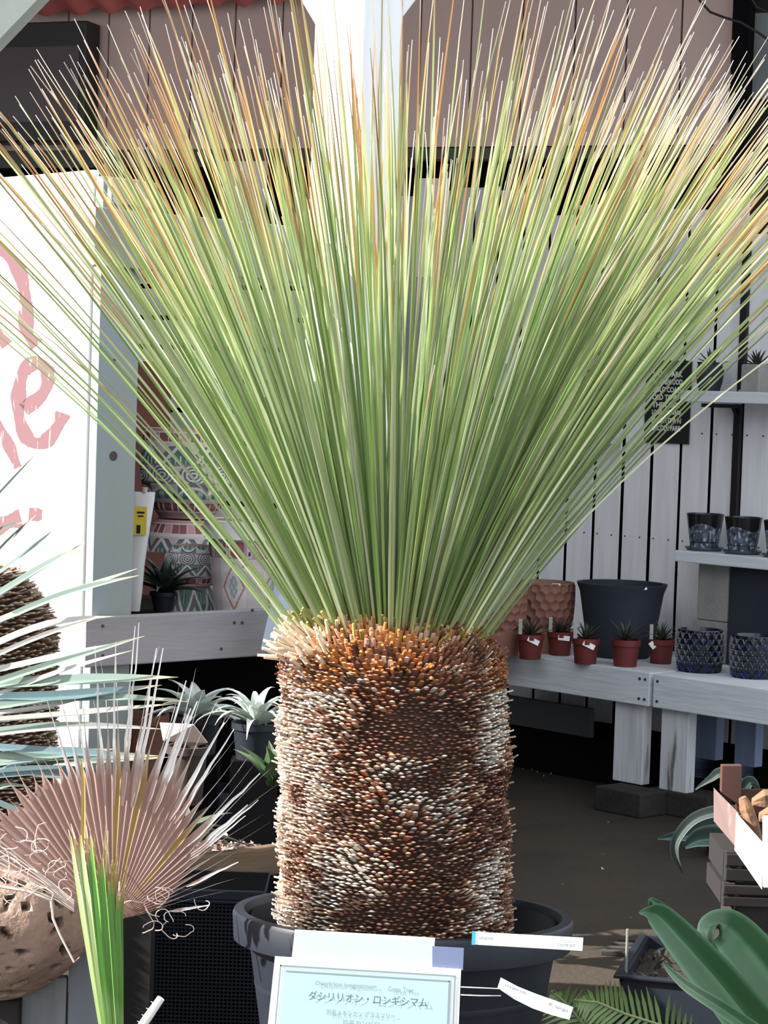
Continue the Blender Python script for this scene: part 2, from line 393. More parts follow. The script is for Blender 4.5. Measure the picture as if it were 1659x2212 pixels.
# --- awning
g = M(); n_ = 60; V = []; Fs = []
for j in range(5):
    for i in range(n_+1):
        t = i/n_; px_ = 45 + (660-45)*t; py_ = 33 - 33*t
        p = fpt(px_, py_ + 2.5*math.sin(i*1.1), .12); p = p + fn_*(j*.14) + UP*(j*.07 + .012*math.sin(i*.9+j))
        V.append(p)
o_ = len(V); V2 = [p + UP*.006 for p in V]
Fs = [(j*(n_+1)+i, j*(n_+1)+i+1, (j+1)*(n_+1)+i+1, (j+1)*(n_+1)+i) for j in range(4) for i in range(n_)]
g.add(V, Fs); g.add(V2, Fs); tag(g.build('awning', m_red, smooth=True), 'faded red cloth awning along the top of the mauve brown wall', 'awning')

# --- wall screen
tv = thing('wall_screen', fpt(100, 300, .1), 'black box-like screen mounted on the mauve brown wall at upper left', 'screen')
a = fpt(-60, 52, .14); b = fpt(188, 52, .14); c = fpt(188, 305, .14)
g = M(); g.par(Vector((a.x,a.y,c.z)), Vector((b.x-a.x,b.y-a.y,0)), -fn_*.12, UP*(a.z-c.z)); g.build('housing', m_tv, tv, bevel=.006)
a = fpt(-60, 105, .142); b = fpt(172, 105, .142); c = fpt(172, 262, .142)
g = M(); g.par(Vector((a.x,a.y,c.z)), Vector((b.x-a.x,b.y-a.y,0)), fn_*.002, UP*(a.z-c.z)); g.build('display', m_scr, tv)
a = fpt(24, 60, .142); b = fpt(31, 67, .142); g = M(); g.par(Vector((a.x,a.y,b.z)), Vector((b.x-a.x,b.y-a.y,0)), fn_*.002, UP*(a.z-b.z))
a = fpt(34, 62, .142); b = fpt(46, 66, .142); g.par(Vector((a.x,a.y,b.z)), Vector((b.x-a.x,b.y-a.y,0)), fn_*.002, UP*(a.z-b.z))
g.build('badge', m_whitem, tv)

# --- cable
g = M(); pts = [(1500,-20),(1512,2),(1534,26),(1565,38),(1600,48),(1640,72),(1700,115)]
g.tube([P(a, b, 8.2) for a, b in pts], .0045, 6); tag(g.build('cable', m_metal, smooth=True), 'black cable hanging across the upper right corner', 'cable')
g = M(); pts = [(1620,-10),(1635,15),(1665,28),(1700,30)]
g.tube([P(a, b, 8.3) for a, b in pts], .0045, 6); tag(g.build('cable', m_metal, smooth=True), 'short black cable end at the extreme upper right edge', 'cable')

# ================================================================== BENCHES
BZ = PP(1390, 1452, Bp, v).z
def bpt(px, py, off=0): return PP(px, py, Bp - v*off, v)
def bs(px): return (bpt(px, 1450) - Bp).dot(u)
def bench(label, s_a, s_b, legs_px):
    o0 = Bp + u*s_a
    b = thing('plant_bench', o0, label, 'bench', None)
    L_ = s_b - s_a; ah = .118
    g = M(); g.par(Bp + u*s_a + UP*(BZ-ah-.0), u*L_, v*.025, UP*ah); g.build('apron', m_bench, b, bevel=.003)
    g = M(); nb = 6; pd = (.66-.035)/nb
    for k in range(nb): g.par(Bp + u*s_a + v*(.027+k*pd) + UP*(BZ-.022), u*L_, v*(pd-.008), UP*.022)
    g.build('tabletop', m_bench, b, bevel=.002)
    g = M(); g.par(Bp + u*(s_b-.03) + v*.027 + UP*(BZ-ah), u*.028, v*.60, UP*(ah-.024)); g.build('end_board', m_bench, b, bevel=.003)
    for (xa, xb, yb, back, mm) in legs_px:
        pa = PP(xa, yb, Bp + v*(.03+back), v); pb = PP(xb, yb, Bp + v*(.03+back), v)
        wdt = (pb-pa).dot(u)
        g = M(); g.par(Vector((pa.x, pa.y, .085)), u*wdt, v*.045, UP*(BZ-.03-.085)); g.build('leg', mm, b, bevel=.003)
    g = M()
    for sx in (s_b-.02, s_b-.045, s_a+.02):
        for dz in (-.025, -.095):
            c0 = Bp + u*sx + UP*(BZ+dz) - v*.0; g.tube([c0, c0 - v*.002], .0055, 8)
    o = g.build('nail', m_nail, b); tag(o, kind='stuff')
    return b
bench('long white painted plank bench behind the plant, with peeling leg, carrying five red pots', -.55, bs(1404), [(1322,1385,1700,0,m_leg)])
bench('white painted plank bench at right edge carrying the two blue scaled pots', bs(1412), bs(1412)+1.3, [(1423,1482,1702,0,m_leg),(1500,1545,1640,.3,m_bluew),(1585,1630,1650,.3,m_bluew)])
def cblock(label, px_, py_, wpx, m=m_dconc, hgt=.085, dep=.14):
    c = PZ(px_, py_, hgt); wd = wpx*c.y/5000/.72
    g = M(); g.par(Vector((c.x, c.y, 0)) - u*wd/2 - v*.01, u*wd, v*dep, UP*hgt)
    return tag(g.build('concrete_block', m, bevel=.006), label, 'block')
cblock('dark concrete block under the peeling bench leg', 1338, 1706, 95)
cblock('dark concrete block under the first leg of the right bench', 1468, 1712, 120)
# grey sheet leaning below the bench and dark sill
g = M(); a = PP(1085, 1500, Bp+v*.35, v); b = PP(1275, 1600, Bp+v*.35, v)
g.par(Vector((a.x-.2*u.x, a.y-.2*u.y, b.z)), u*((b-a).dot(u)+.2), v*.02, UP*(a.z-b.z)); tag(g.build('grey_board', mat('dark grey board', (.10,.11,.12), .6), bevel=.003), 'dark grey board standing in the shade under the long bench', 'board')
g = M(); g.par(Bp + v*.33 - u*.6, u*2.4, v*.14, UP*.16); struct(g.build('baseboard_right', m_black))
# ------------------------------------------------------------------ rosette helper
def rosette(g, c, n, L_, wd, el0=20, el1=80, droop=.5, col=(.1,.16,.08), tip=None, fold=.18, var=.25, seg=8, az0=0, az1=360, jit=.2, shape='lance', seed=1):
    r = random.Random(seed); c = Vector(c)
    for i in range(n):
        f = i/max(1, n-1); az = math.radians(az0 + (az1-az0)*((i*.381966) % 1)) + r.uniform(-jit, jit)
        el = math.radians(el0 + (el1-el0)*f) ; l = L_*(1-.25*f)*r.uniform(.85, 1.1)
        hd = Vector((math.cos(az), math.sin(az), 0)); p = c.copy(); pts = [p.copy()]; e = el; ws = []
        for k in range(seg):
            e -= droop*(k/seg)*1.6/seg*2; p = p + (hd*math.cos(e)+UP*math.sin(e))*l/seg; pts.append(p.copy())
        for k in range(seg+1):
            t = k/seg
            wv = (.75+.5*math.sin(PI*min(1, t*1.25)))*(1-t**2.2) if shape == 'lance' else (1-t)**.8
            ws.append(max(.0006, wd*wv))
        sc = 1 + r.uniform(-var, var); cc = tuple(x*sc for x in col)
        cols = [tuple(a*(1-max(0,(k/seg-.6)/.4)) + b*max(0,(k/seg-.6)/.4) for a, b in zip(cc, tip or cc)) for k in range(seg+1)]
        nr = [(-hd*math.sin(el)+UP*math.cos(el)+UP*.3).normalized()]*(seg+1)
        g.ribbon(pts, ws, nr, fold, cols)
    return g
def pot_prof(rt, rb, h, th=.006, rim=.0, rimh=.0, base=.01):
    """closed outside+inside profile"""
    p = [(0.0001, 0), (rb, 0), (rb+(rt-rb)*.02, .002)]
    hh = h - rimh
    p += [(rb+(rt-rb)*hh/h*k/6, hh*k/6) for k in range(1, 7)]
    if rimh: p += [(rt+rim, hh), (rt+rim, h)]
    else: p += [(rt, h)]
    p += [(rt-th, h), (rb+(rt-rb)*.6-th, h*.6), (0.0001, h*.6)]
    return p
# ------------------------------------------------------------------ five small red pots
base_c = PZ(1145, 1427, BZ)
sc = base_c.y/5000
def red_pot(px_, py_, label, scale=1.0, tagpos=1, seed=0, bcol=(.055,.065,.045)):
    c = PZ(px_, py_-4, BZ); s_ = c.y/5000*scale
    t = thing('potted_dyckia', c, label, 'potted plant', 'small red pots of spiky plants on the bench')
    g = M(); g.lathe(pot_prof(28*s_, 23*s_, 54*s_, .003, 2*s_, 12*s_), c, 32); pb_ = g.build('pot', m_redpot, t, smooth=True)
    g = M(); rosette(g, c+UP*48*s_, 17, 62*s_, 9*s_, 25, 80, .25, bcol, (.13,.13,.11), .15, .3, 7, seed=seed, shape='tri'); g.build('leaves', m_leaf, t, smooth=True)
    if tagpos:
        dx = {1: 4, 2: 6, 3: -22}[tagpos]; a = math.radians({1: -25, 2: -5, 3: -50}[tagpos])
        cc = c + Vector((dx*s_, -29*s_ if tagpos != 3 else -22*s_, 42*s_)); ax = Vector((math.cos(a), 0, math.sin(a))); 
        g = M(); g.box(cc, ((26 if tagpos != 3 else 16)*s_, .0015, 11*s_), ax, Vector((0,1,0)), Vector((-math.sin(a),0,math.cos(a)))); g.build('price_tag', m_card, pb_)
        cc = c + Vector((-24*s_, -10*s_, 68*s_)); g = M(); g.box(cc, (8*s_, .001, 38*s_)); g.build('plant_stake', mat('pale plastic stake', (.35,.36,.33), .5), t)
    return t
red_pot(1145, 1427, 'small red pot of spiky plant with slanted tag, furthest left on the bench', 1, 1, 3)
red_pot(1209, 1419, 'small dark red pot of spiky plant with level tag, set back from the front row', .95, 2, 5)
red_pot(1264, 1437, 'small red pot of spiky plant with slanted white tag in front of the slate pot', 1.02, 1, 9)
red_pot(1350, 1443, 'small red pot of spiky plant nearest the bench edge, without a stake', 1.08, 0, 12)
red_pot(1427, 1437, 'small red pot of spiky plant beside the blue scaled pot', .98, 3, 17)

# large slate pot
c = PZ(1338, 1418, BZ); s_ = c.y/5000
t = thing('slate_pot', c, 'large dark slate blue empty pot at the centre of the bench', 'pot')
hh = 160*s_
g = M(); g.lathe([(.0001,0),(62*s_,0),(64*s_,.003)]+[((68+26*k/8)*s_, hh*k/8) for k in range(1,8)]+[(97*s_,hh-.008),(98*s_,hh),(89*s_,hh),(86*s_,hh-.02),(66*s_,hh*.4),(.0001,hh*.4)], c, 64); g.build('body', m_navy, t, smooth=True)
g = M(); g.box(c+Vector((30*s_,-88*s_,hh-4*s_)), (28*s_, .002, 5*s_)); g.build('sticker', m_card, t)
# hammered terracotta
def hammered(px_, py_, wpx, hpx, label, sticker=False):
    c = PZ(px_, py_, BZ); s_ = c.y/5000; rt = wpx/2*s_; h_ = hpx*s_
    prof = [(.0001,0),(rt*.80,0)]; rows = 96
    for k in range(rows+1):
        q = k/rows; r_ = rt*(.80+.22*math.sin(PI*.62*q)); prof.append((r_, h_*q))
    prof += [(rt*.93,h_),(rt*.9,h_*.9),(.0001,h_*.5)]
    M_ = len(prof)
    def fn(a, tt, r):
        i = tt*(M_-1); q = (i-2)/rows
        if q < 0 or q > 1: return 0, (.22,.14,.11) if q > 1 else (.24,.10,.065)
        f = min(1, max(0, (q-.34+.05*math.sin(a*7))/.06))*(1 if q < .97 else .2)
        # hex dimples
        n_ = 20; cw = 2*PI/n_; ch = cw*rt*.87/h_
        row = round(q/ch); best = 9
        for rr in (row-1, row, row+1):
            off = .5 if rr % 2 else 0; jx = .22*math.sin(rr*12.9+round(a/cw-off)*78.2)
            cx = (round(a/cw-off)+off+jx*.6)*cw; best = min(best, math.hypot((a-cx)/cw, (q-rr*ch)/ch*.87))
        dr = -.010*(1-min(1, best/.58)**2)*f
        sh = 1-.12*f
        return dr+.004*f, (.25*sh,.115*sh,.085*sh)
    t = thing('hammered_pot', c, label, 'pot')
    g = M(); g.lathe(prof, c, 240, fn); g.build('body', m_terra, t, smooth=True)
    if sticker:
        g = M(); g.box(c+Vector((22*s_,-rt*.9,h_-3*s_)), (17*s_, .002, 8*s_)); g.build('sticker', m_card, t)
hammered(1170, 1407, 130, 152, 'terracotta pot with hammered dimples beside the slate pot', True)
hammered(1068, 1413, 128, 148, 'terracotta pot with hammered dimples partly behind the plant trunk')

# blue scale pots
def scale_pot(px_, py_, label):
    c = PZ(px_, py_, BZ); s_ = c.y/5000; rt = 50*s_; h_ = 92*s_
    rows = 90; prof = [(.0001,0),(rt*.82,0)]
    for k in range(rows+1):
        q = k/rows; prof.append((rt*(.84+.17*math.sin(PI*(.12+.62*q))), h_*q))
    prof += [(rt*.88,h_),(rt*.8,h_*.8),(.0001,h_*.5)]; M_ = len(prof)
    def fn(a, tt, r):
        i = tt*(M_-1); q = (i-2)/rows
        if q < .02 or q > .97: return 0, (.012,.015,.035)
        n_ = 16; nr = 7.5; y = q*nr; best = None
        row = math.floor(y)
        x_ = a/(2*PI)*n_
        # overlapping scales pointing upwards: choose lowest row whose arch covers point
        for rr in (row, row-1):
            off = .5 if rr % 2 else 0; fx = abs(((x_-off+.5) % 1)-.5)*2; top = rr + 1.35*(1-fx**1.6)**.6 if fx < 1 else rr
            if y <= top: best = (top-y, fx); break
        if best is None: best = (1.0, 1)
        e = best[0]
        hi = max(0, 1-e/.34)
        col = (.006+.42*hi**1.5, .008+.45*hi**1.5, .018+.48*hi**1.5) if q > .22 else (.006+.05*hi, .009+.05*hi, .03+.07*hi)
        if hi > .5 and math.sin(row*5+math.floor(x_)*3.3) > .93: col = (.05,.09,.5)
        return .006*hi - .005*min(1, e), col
    t = thing('scale_pot', c, label, 'pot')
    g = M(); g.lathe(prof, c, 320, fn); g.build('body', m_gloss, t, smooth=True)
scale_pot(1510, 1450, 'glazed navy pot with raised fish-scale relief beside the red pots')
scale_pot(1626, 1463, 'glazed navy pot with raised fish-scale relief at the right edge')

# ------------------------------------------------------------------ lower shelf on blocks
def wbox(x0, y0, x1, y1, off, dep, grow=0):
    """box standing off the right wall; front face at off"""
    a = wallpt(x0, y0, off); b = wallpt(x1, y1, off)
    return Vector((a.x, a.y, b.z)), u*((b-a).dot(u)), v*dep, UP*(a.z-b.z)
o_, a_, b_, c_ = wbox(1458, 1188, 1780, 1232, .27, .27)
zs = wallpt(1458, 1188, .27).z
g = M(); g.par(Vector((o_.x, o_.y, zs-.042)), a_, b_, UP*.042); o = g.build('shelf_board', m_bench, bevel=.004); tag(o, 'thick white painted shelf board resting on concrete blocks at right', 'shelf')
cb = wallpt(1490, 1300, .24)
zz = BZ
hb = (zs-.042-BZ)
for k, (lab, f0, f1) in enumerate((('grey concrete block under the right shelf, lower of the two', 0, .42), ('grey concrete block under the right shelf, upper of the two', .42, 1))):
    g = M(); aa = wallpt(1506 if k else 1498, 1300, .19); bb = wallpt(1572, 1300, .19)
    g.par(Vector((aa.x, aa.y, BZ+hb*f0+.001)), u*((bb-aa).dot(u)), v*.17, UP*(hb*(f1-f0)-.002)); tag(g.build('concrete_block', m_conc, bevel=.004), lab, 'block', 'grey concrete blocks carrying the right shelf')
g = M(); aa = wallpt(1574, 1300, .2); g.par(Vector((aa.x, aa.y, BZ+.001)), u*.35, v*.18, UP*(hb-.004)); tag(g.build('slate_box', m_navy, bevel=.006), 'dark navy square planter standing under the shelf at right edge', 'planter')
def swirl_pot(px_, py_, label, seed, col=(.11,.13,.17)):
    d = ray(px_, py_); c = wallpt(px_, py_, .17); c.z = zs; s_ = c.y/5000
    t = thing('swirl_pot', c, label, 'pot', 'dark patterned pots on the lower shelf')
    g = M(); g.lathe([(.0001,0),(36*s_,0),(42*s_,.010),(42*s_,.013),(34*s_,.006),(.0001,.006)], c, 48, col=(.05,.06,.075)); g.build('saucer', m_gloss, t, smooth=True)
    for p_ in range(len(g.v)): pass
    rows = 60; prof = [(.0001,.007)]; 
    for k in range(rows+1): prof.append(((30+10.5*k/rows)*s_, .007+76*s_*k/rows))
    prof += [(37*s_, .007+76*s_), (32*s_, .03), (.0001,.03)]; M_ = len(prof)
    def fn(a, tt, r):
        q = (tt*(M_-1)-1)/rows
        edge = .66+.07*math.sin(3*a+seed)
        if q > edge: return 0, (.010,.011,.012)
        n = noise.noise(Vector((math.cos(a)*3, math.sin(a)*3+seed*7, q*4)))
        n2 = noise.noise(Vector((math.cos(a)*6+3, math.sin(a)*6+seed*7, q*9)))
        k_ = .75+1.6*max(0, n) + (2.6 if n2 > .32 else 0) - (.5 if n2 < -.3 else 0)
        return 0, tuple(x*k_*.8 for x in col)
    g = M(); g.lathe(prof, c, 160, fn); g.build('body', m_gloss, t, smooth=True)
g0 = M()
swirl_pot(1521, 1180, 'dark pot with blue grey swirl pattern on saucer, left on lower shelf', 1)
swirl_pot(1604, 1186, 'dark pot with blue grey wave pattern on saucer, middle of lower shelf', 2)
swirl_pot(1688, 1190, 'pale grey pot at the extreme right end of the lower shelf', 3, (.3,.3,.3))

# upper shelf, bracket, pots
zu = wallpt(1480, 843, .22).z
g = M(); a = wallpt(1470, 843, .22); g.par(Vector((a.x, a.y, zu-.042)), u*.5, v*.2, UP*.042); tag(g.build('shelf_board', m_bench, bevel=.003), 'white painted wall shelf at upper right carrying two pots', 'shelf')
g = M(); 
xb = wallpt(1585, 1000, 0); 
q = wallpt(1585, 880, .02); g.par(Vector((q.x, q.y, zs+.05)), u*.03, v*.018, UP*(zu-.045-zs-.05+.0))
q = wallpt(1593, 800, .02); g.par(Vector((q.x, q.y, zu+.001)), u*.03, v*.018, UP*(.62))
q2 = wallpt(1585, 880, .02); g.par(Vector((q2.x, q2.y, zu-.06)) , u*.03, -v*.19, UP*.014)
g.tube([Vector((q2.x,q2.y,zu-.09))+u*.015, Vector((q2.x,q2.y,zu-.052))+u*.015-v*.03], .006, 8)
tag(g.build('shelf_bracket', m_metal, bevel=.001), 'black iron upright rail and bracket under the upper right shelf', 'bracket')
def upot(px_, wpx, hpx, label, m, seed, shape, col, n=12, L_=60):
    c = wallpt(px_, 842, .12); c.z = zu; s_ = c.y/5000
    t = thing('potted_succulent', c, label, 'potted plant')
    g = M()
    if shape == 'sq':
        a0 = c - u*wpx/2*s_ - v*wpx/2*s_
        g.par(a0, u*wpx*s_, v*wpx*s_, UP*hpx*s_)
        g.build('pot', m, t, bevel=.006)
        g = M(); g.par(c - u*wpx*.55*s_ - v*wpx*.55*s_, u*wpx*1.1*s_, v*wpx*1.1*s_, UP*.008); g.build('saucer', m, t, bevel=.002)
    else:
        pr = [(.0001,0),(wpx*.36*s_,0),(wpx*.45*s_,hpx*.35*s_),(wpx*.5*s_,hpx*.7*s_),(wpx*.42*s_,hpx*.9*s_),(wpx*.46*s_,hpx*s_),(wpx*.38*s_,hpx*s_),(.0001,hpx*.8*s_)]
        g.lathe(pr, c, 40); g.build('pot', m, t, smooth=True)
    g = M(); rosette(g, c+UP*(hpx-6)*s_, n, L_*s_, 13*s_, 15, 85, .1, col, None, .2, .3, 6, seed=seed, shape='tri'); g.build('leaves', m_leaf, t, smooth=True)
upot(1532, 62, 62, 'dark round pot with small spiky plant on the upper shelf behind the black poster', m_navy, 4, 'rd', (.06,.075,.06), 9, 50)
upot(1634, 50, 60, 'pale grey square pot with dark toothed succulent on the upper shelf', m_conc, 8, 'sq', (.035,.045,.035), 18, 52)

# small shelf with foliage
a = wallpt(1165, 936, .16); b = wallpt(1285, 960, .16)
g = M(); g.par(Vector((a.x,a.y,a.z-.03)), u*((b-a).dot(u)), v*.15, UP*.03); tag(g.build('shelf_board', m_bench, bevel=.003), 'small white wall shelf half hidden behind the green leaves', 'shelf')
c = wallpt(1250, 930, .08); c.z = a.z; g = M()
t = thing('shelf_plant', c, 'olive green leafy plant on the small wall shelf behind the leaves', 'potted plant')
g.lathe(pot_prof(.05,.04,.07), c, 24); g.build('pot', m_navy, t, smooth=True)
g = M()
for i in range(150):
    d = Vector((rnd.gauss(0,1), rnd.gauss(0,1), rnd.gauss(0,1))).normalized()*rnd.random()**.4
    p = c + UP*.14 + Vector((d.x*.1, d.y*.06, d.z*.11)); n = Vector((rnd.gauss(0,1), rnd.gauss(0,1)-1, rnd.gauss(0,1)+.6)).normalized(); tt = n.orthogonal().normalized()
    k_ = rnd.uniform(.6,1.3); g.ribbon([p, p+tt*.014, p+tt*.028], [.004,.014,.002], n, .1, (.10*k_,.12*k_,.08*k_))
g.build('leaves', m_leaf, t, smooth=True)

# ------------------------------------------------------------------ text
def text_into(g, s, origin, right, up, height=None, width=None, bold=0.0, depth=.0006):
    cu = bpy.data.curves.new('t', 'FONT'); cu.body = s; cu.size = 1; cu.offset = bold; cu.resolution_u = 3
    ob = bpy.data.objects.new('t', cu); C.objects.link(ob)
    dg = bpy.context.evaluated_depsgraph_get(); dg.update(); ev = ob.evaluated_get(dg); me = ev.to_mesh()
    vs_ = [q.co.copy() for q in me.vertices]; fs = [tuple(p.vertices) for p in me.polygons]
    ev.to_mesh_clear(); bpy.data.objects.remove(ob); bpy.data.curves.remove(cu)
    if not vs_: return
    x0 = min(q.x for q in vs_); x1 = max(q.x for q in vs_); y0 = min(q.y for q in vs_); y1 = max(q.y for q in vs_)
    sx = width/(x1-x0) if width else height/(y1-y0); sy = height/(y1-y0) if height else sx
    n = right.cross(up).normalized()
    g.add([origin + right*((q.x-x0)*sx) + up*((q.y-y0)*sy) + n*depth for q in vs_], fs)

# poster
a = wallpt(1397, 778, .012); b = wallpt(1388, 955, .012); c = wallpt(1493, 785, .012)
poster = thing('poster', b, 'black hanging poster with white block lettering on the plank wall', 'poster')
pu = (c-a); pw_ = pu.dot(u); ph = a.z-b.z
g = M(); tl = Vector((a.x,a.y,a.z)); g.par(Vector((a.x,a.y,b.z)), u*pw_, v*.006, UP*ph); pbd = g.build('board', m_blackm, poster)
lines = ['HYDE PARK', 'RAVENSWOOD', 'GOLD COAST', 'OLD TOWN', 'THE LOOP', 'LOGAN SQUARE', 'BUCKTOWN', 'LINCOLN PARK']
g = M(); lh = ph*.082
for i, l_ in enumerate(lines):
    y_ = ph*(.80 - i*.093); 
    text_into(g, l_, Vector((a.x,a.y,b.z)) + u*pw_*.17 + UP*y_ - v*.0012, u, UP, lh*.82, pw_*.66, .03)
g.build('lettering', m_whitem, pbd)

# ================================================================== LEFT SHELF POTS
SY = 6.75
def rel(px_, py_, Y=SY): return P(px_, py_, Y)
PINK = (.52,.30,.32); PALE = (.62,.56,.58); GRN = (.12,.22,.20); GRY = (.19,.20,.23); RED = (.28,.085,.10); WHT = (.74,.72,.72)
def talavera(n_rep=9):
    def pat(a, q):
        """q 0 bottom .. 1 top"""
        x = (a/(2*PI)*n_rep*2) % 2; xx = x % 1
        if q > .965: return PINK
        if q > .84:
            z = (q-.84)/.125; f = (a/(2*PI)*n_rep*3) % 1; return PALE if (f < .12 or z < .15 or z > .88) else (RED if int(a/(2*PI)*n_rep*3) % 3 else PINK)
        if q > .80: return PALE
        if q > .60:
            z = (q-.60)/.2; zz = abs(2*((a/(2*PI)*n_rep) % 1)-1)
            if abs(zz-z) < .14: return WHT
            if z < zz: 
                f = abs(((a/(2*PI)*n_rep*6) % 1)-.5); return WHT if f < .08 and z < .6*zz else GRN
            return PALE if (z-zz) > .55 else GRY
        if q > .585: return (.3,.25,.27)
        if q > .40:
            z = (q-.49)/.095; f = (((a/(2*PI)*n_rep) % 1)-.5)*3.0; r_ = math.hypot(f, z)
            return (GRY if int(r_*5.2) % 2 == 0 else WHT) if r_ < 1.35 else PALE
        if q > .385: return (.3,.25,.27)
        if q > .22:
            z = (q-.22)/.165; f = (a/(2*PI)*n_rep) % 1; arc = math.sqrt(max(0, 1-(2*f-1)**2))*.75
            if abs(z-arc) < .1: return WHT
            if z < arc: return GRN if int(f*6) % 2 else (.35,.42,.42)
            return GRY if int(a/(2*PI)*n_rep) % 2 else PALE
        if q > .195: return PALE
        if q > .07:
            z = (q-.07)/.125; f = (a/(2*PI)*n_rep*1.5) % 1; return PALE if (f < .1 or z < .14 or z > .86 or abs(f-.45) < .04) else RED
        return PINK
    return pat
def pat_pot(name, cx, ytop, ybot, rts, label, pat, Y=SY, flip=False, cat='pot', mt=m_tint, rot=0, group=None):
    c = rel(cx, ybot, Y); t_ = rel(cx, ytop, Y); h_ = t_.z - c.z; s_ = Y/5000
    rows = 110; prof = [(.0001,0)]
    def rad(q):
        x = q*(len(rts)-1); i = min(int(x), len(rts)-2); f = x-i; f = f*f*(3-2*f) if len(rts) > 3 else f
        return (rts[i]*(1-f)+rts[i+1]*f)*s_
    for k in range(rows+1): prof.append((rad(k/rows), h_*k/rows))
    re = prof[-1][0]
    prof += [(re-.008, h_), (re-.012, h_*.8), (.0001, h_*.75)] if not flip else [(.0001, h_)]
    M_ = len(prof)
    def fn(a, tt, r):
        q = (tt*(M_-1)-1)/rows
        if q < 0 or q > 1: return 0, (.35,.25,.24)
        cc = pat(a+rot, (1-q) if flip else q); lum = sum(cc)/3
        return .0022*lum*2, cc
    t = thing(name, c, label, cat, group)
    g = M(); g.lathe(prof, c, 420, fn); g.build('body', mt, t, smooth=True); return t, c, h_
TP = talavera(9)
pat_pot('patterned_pot', 402, 926, 1118, [58,76,92,99,101,101,101,99], 'large pink and grey relief patterned pot on top of the stack behind the rail', TP, 6.95, rot=.3)
pat_pot('patterned_pot', 395, 1121, 1190, [84,78,60], 'upside-down pink patterned pot directly below the large patterned pot', lambda a, q: TP(a, .45+.55*(1-q) if False else 1-.35*(1-q)), 6.95, flip=False)
pat_pot('patterned_pot', 412, 1177, 1262, [50,58,56,42], 'upside-down small pink patterned pot half behind the white pot', lambda a, q: TP(a*.999, 1-q*.75), 6.72, rot=.6)
pat_pot('patterned_pot', 405, 1262, 1325, [62,60,52,46], 'lowest patterned pot of the small stack with blue diamonds, behind the rail', lambda a, q: TP(a, .78-.2*q) if q > .15 else PALE, 6.72, rot=.2)
def whitepat(a, q):
    if q > .80: return (.78,.78,.78)
    if q > .60:
        z = (q-.60)/.2; n_ = 22; f = (a/(2*PI)*n_) % 1; i = int(a/(2*PI)*n_)
        if z < .08 or z > .92: return (.40,.34,.42)
        base = (.50,.30,.42) if i % 4 < 2 else (.36,.10,.15)
        if .2 < f < .8 and i % 2 == 0:
            if math.hypot((f-.5)*1.1, (z-.70)*1) < .12 or math.hypot((f-.5)*1.1, (z-.30)) < .12: return (.04,.03,.05)
            if abs(f-.5) < .25: return (.66,.58,.64)
        return base
    n_ = 5; f = (a/(2*PI)*n_) % 1; z = q/.6
    if f > .62: return (.66,.58,.60)
    dd = abs((f-.31)/.29) + abs((z-.5)/.46)
    if .80 < dd < .98: return (.62,.28,.28)
    r_ = math.hypot((f-.31)/.1, (z-.5)/.2)
    if r_ < 1 and math.sin(f*160)*math.sin(z*34) > 0: return (.25,.33,.36)
    if f > .52 and (z > .85 or z < .13) and math.sin(f*300) > -.3: return (.28,.14,.2)
    return (.72,.70,.69)
tw, cw_, hw = pat_pot('white_pot', 532, 1124, 1325, [66,72,78,84,90], 'white pot with pink diamond and dark rose band standing behind the rail', whitepat, 6.62, rot=1.05)
g = M(); s_ = 6.62/5000; zc = cw_.z + hw
g.lathe([(86*s_,-.052),(96*s_,-.050),(97*s_,0),(88*s_,.002),(86*s_,-.03)], cw_+UP*hw, 64); g.build('rim', mat('glossy white glaze', (.80,.80,.80), .3, spec=.5), tw, smooth=True)
# grey striped pot behind white pot
pat_pot('striped_pot', 612, 1165, 1310, [36,38,40], 'grey striped relief pot mostly hidden behind the white pot', lambda a, q: (.22,.22,.22) if math.sin((a*9+q*20)*2) > 0 else (.12,.12,.12), 6.88)
# shelf below them
g = M(); sp = Cn + u*.0 + v*.0; zsh = P(500, 1328, 6.7).z
g.par(Vector((-1.15, 6.62, zsh-.03)), Vector((1.0, .0, 0)), Vector((0,.65,0)), UP*.03); tag(g.build('shelf_board', m_dwood), 'dark shelf behind the mauve rail holding the patterned pots', 'shelf')
# soil pouch with yellow label
c = rel(296, 1320, 6.45); t_ = rel(296, 1062, 6.45); s_ = 6.45/5000
bag = thing('soil_pouch', c, 'white upright pouch with yellow label beside the corner post', 'bag')
g = M(); hh = t_.z-c.z; V = []; n_ = 14
prof = [(18,9,0,-12),(20,14,.15,-10),(22,15,.4,-8),(24,14,.7,-1),(26,9,.93,5),(26,3,1.0,6)]
for (wx, wy, q, dx) in prof:
    for k in range(n_):
        a = 2*PI*k/n_; V.append(c + Vector(((dx+wx*math.copysign(abs(math.cos(a))**.6, math.cos(a)))*s_, wy*math.sin(a)*s_, hh*q)))
g.add(V, [(i*n_+k, i*n_+(k+1)%n_, (i+1)*n_+(k+1)%n_, (i+1)*n_+k) for i in range(5) for k in range(n_)] + [tuple(range(5*n_, 6*n_))]); g.build('pouch', mat('white pouch', (.66,.66,.68), .4), bag, smooth=True)
g = M(); g.box(c + Vector((-1*s_, -15.5*s_, hh*.76)), (36*s_, .002, 62*s_)); lb_ = g.build('label', m_yellow, bag)
for bx_ in ((4, .83, 16, 4), (4, .80, 12, 3), (0, .69, 8, 18)):
    g = M(); g.box(c + Vector((bx_[0]*s_, -16.5*s_, hh*bx_[1])), (bx_[2]*s_, .002, bx_[3]*s_)); g.build('label_print', m_blackm, lb_)
g = M(); g.tube([c+Vector((8*s_,0,hh)), c+Vector((9*s_,0,hh+10*s_))], 7*s_, 12); g.build('cap', mat('pink cap', (.5,.38,.35), .5), bag, smooth=True)
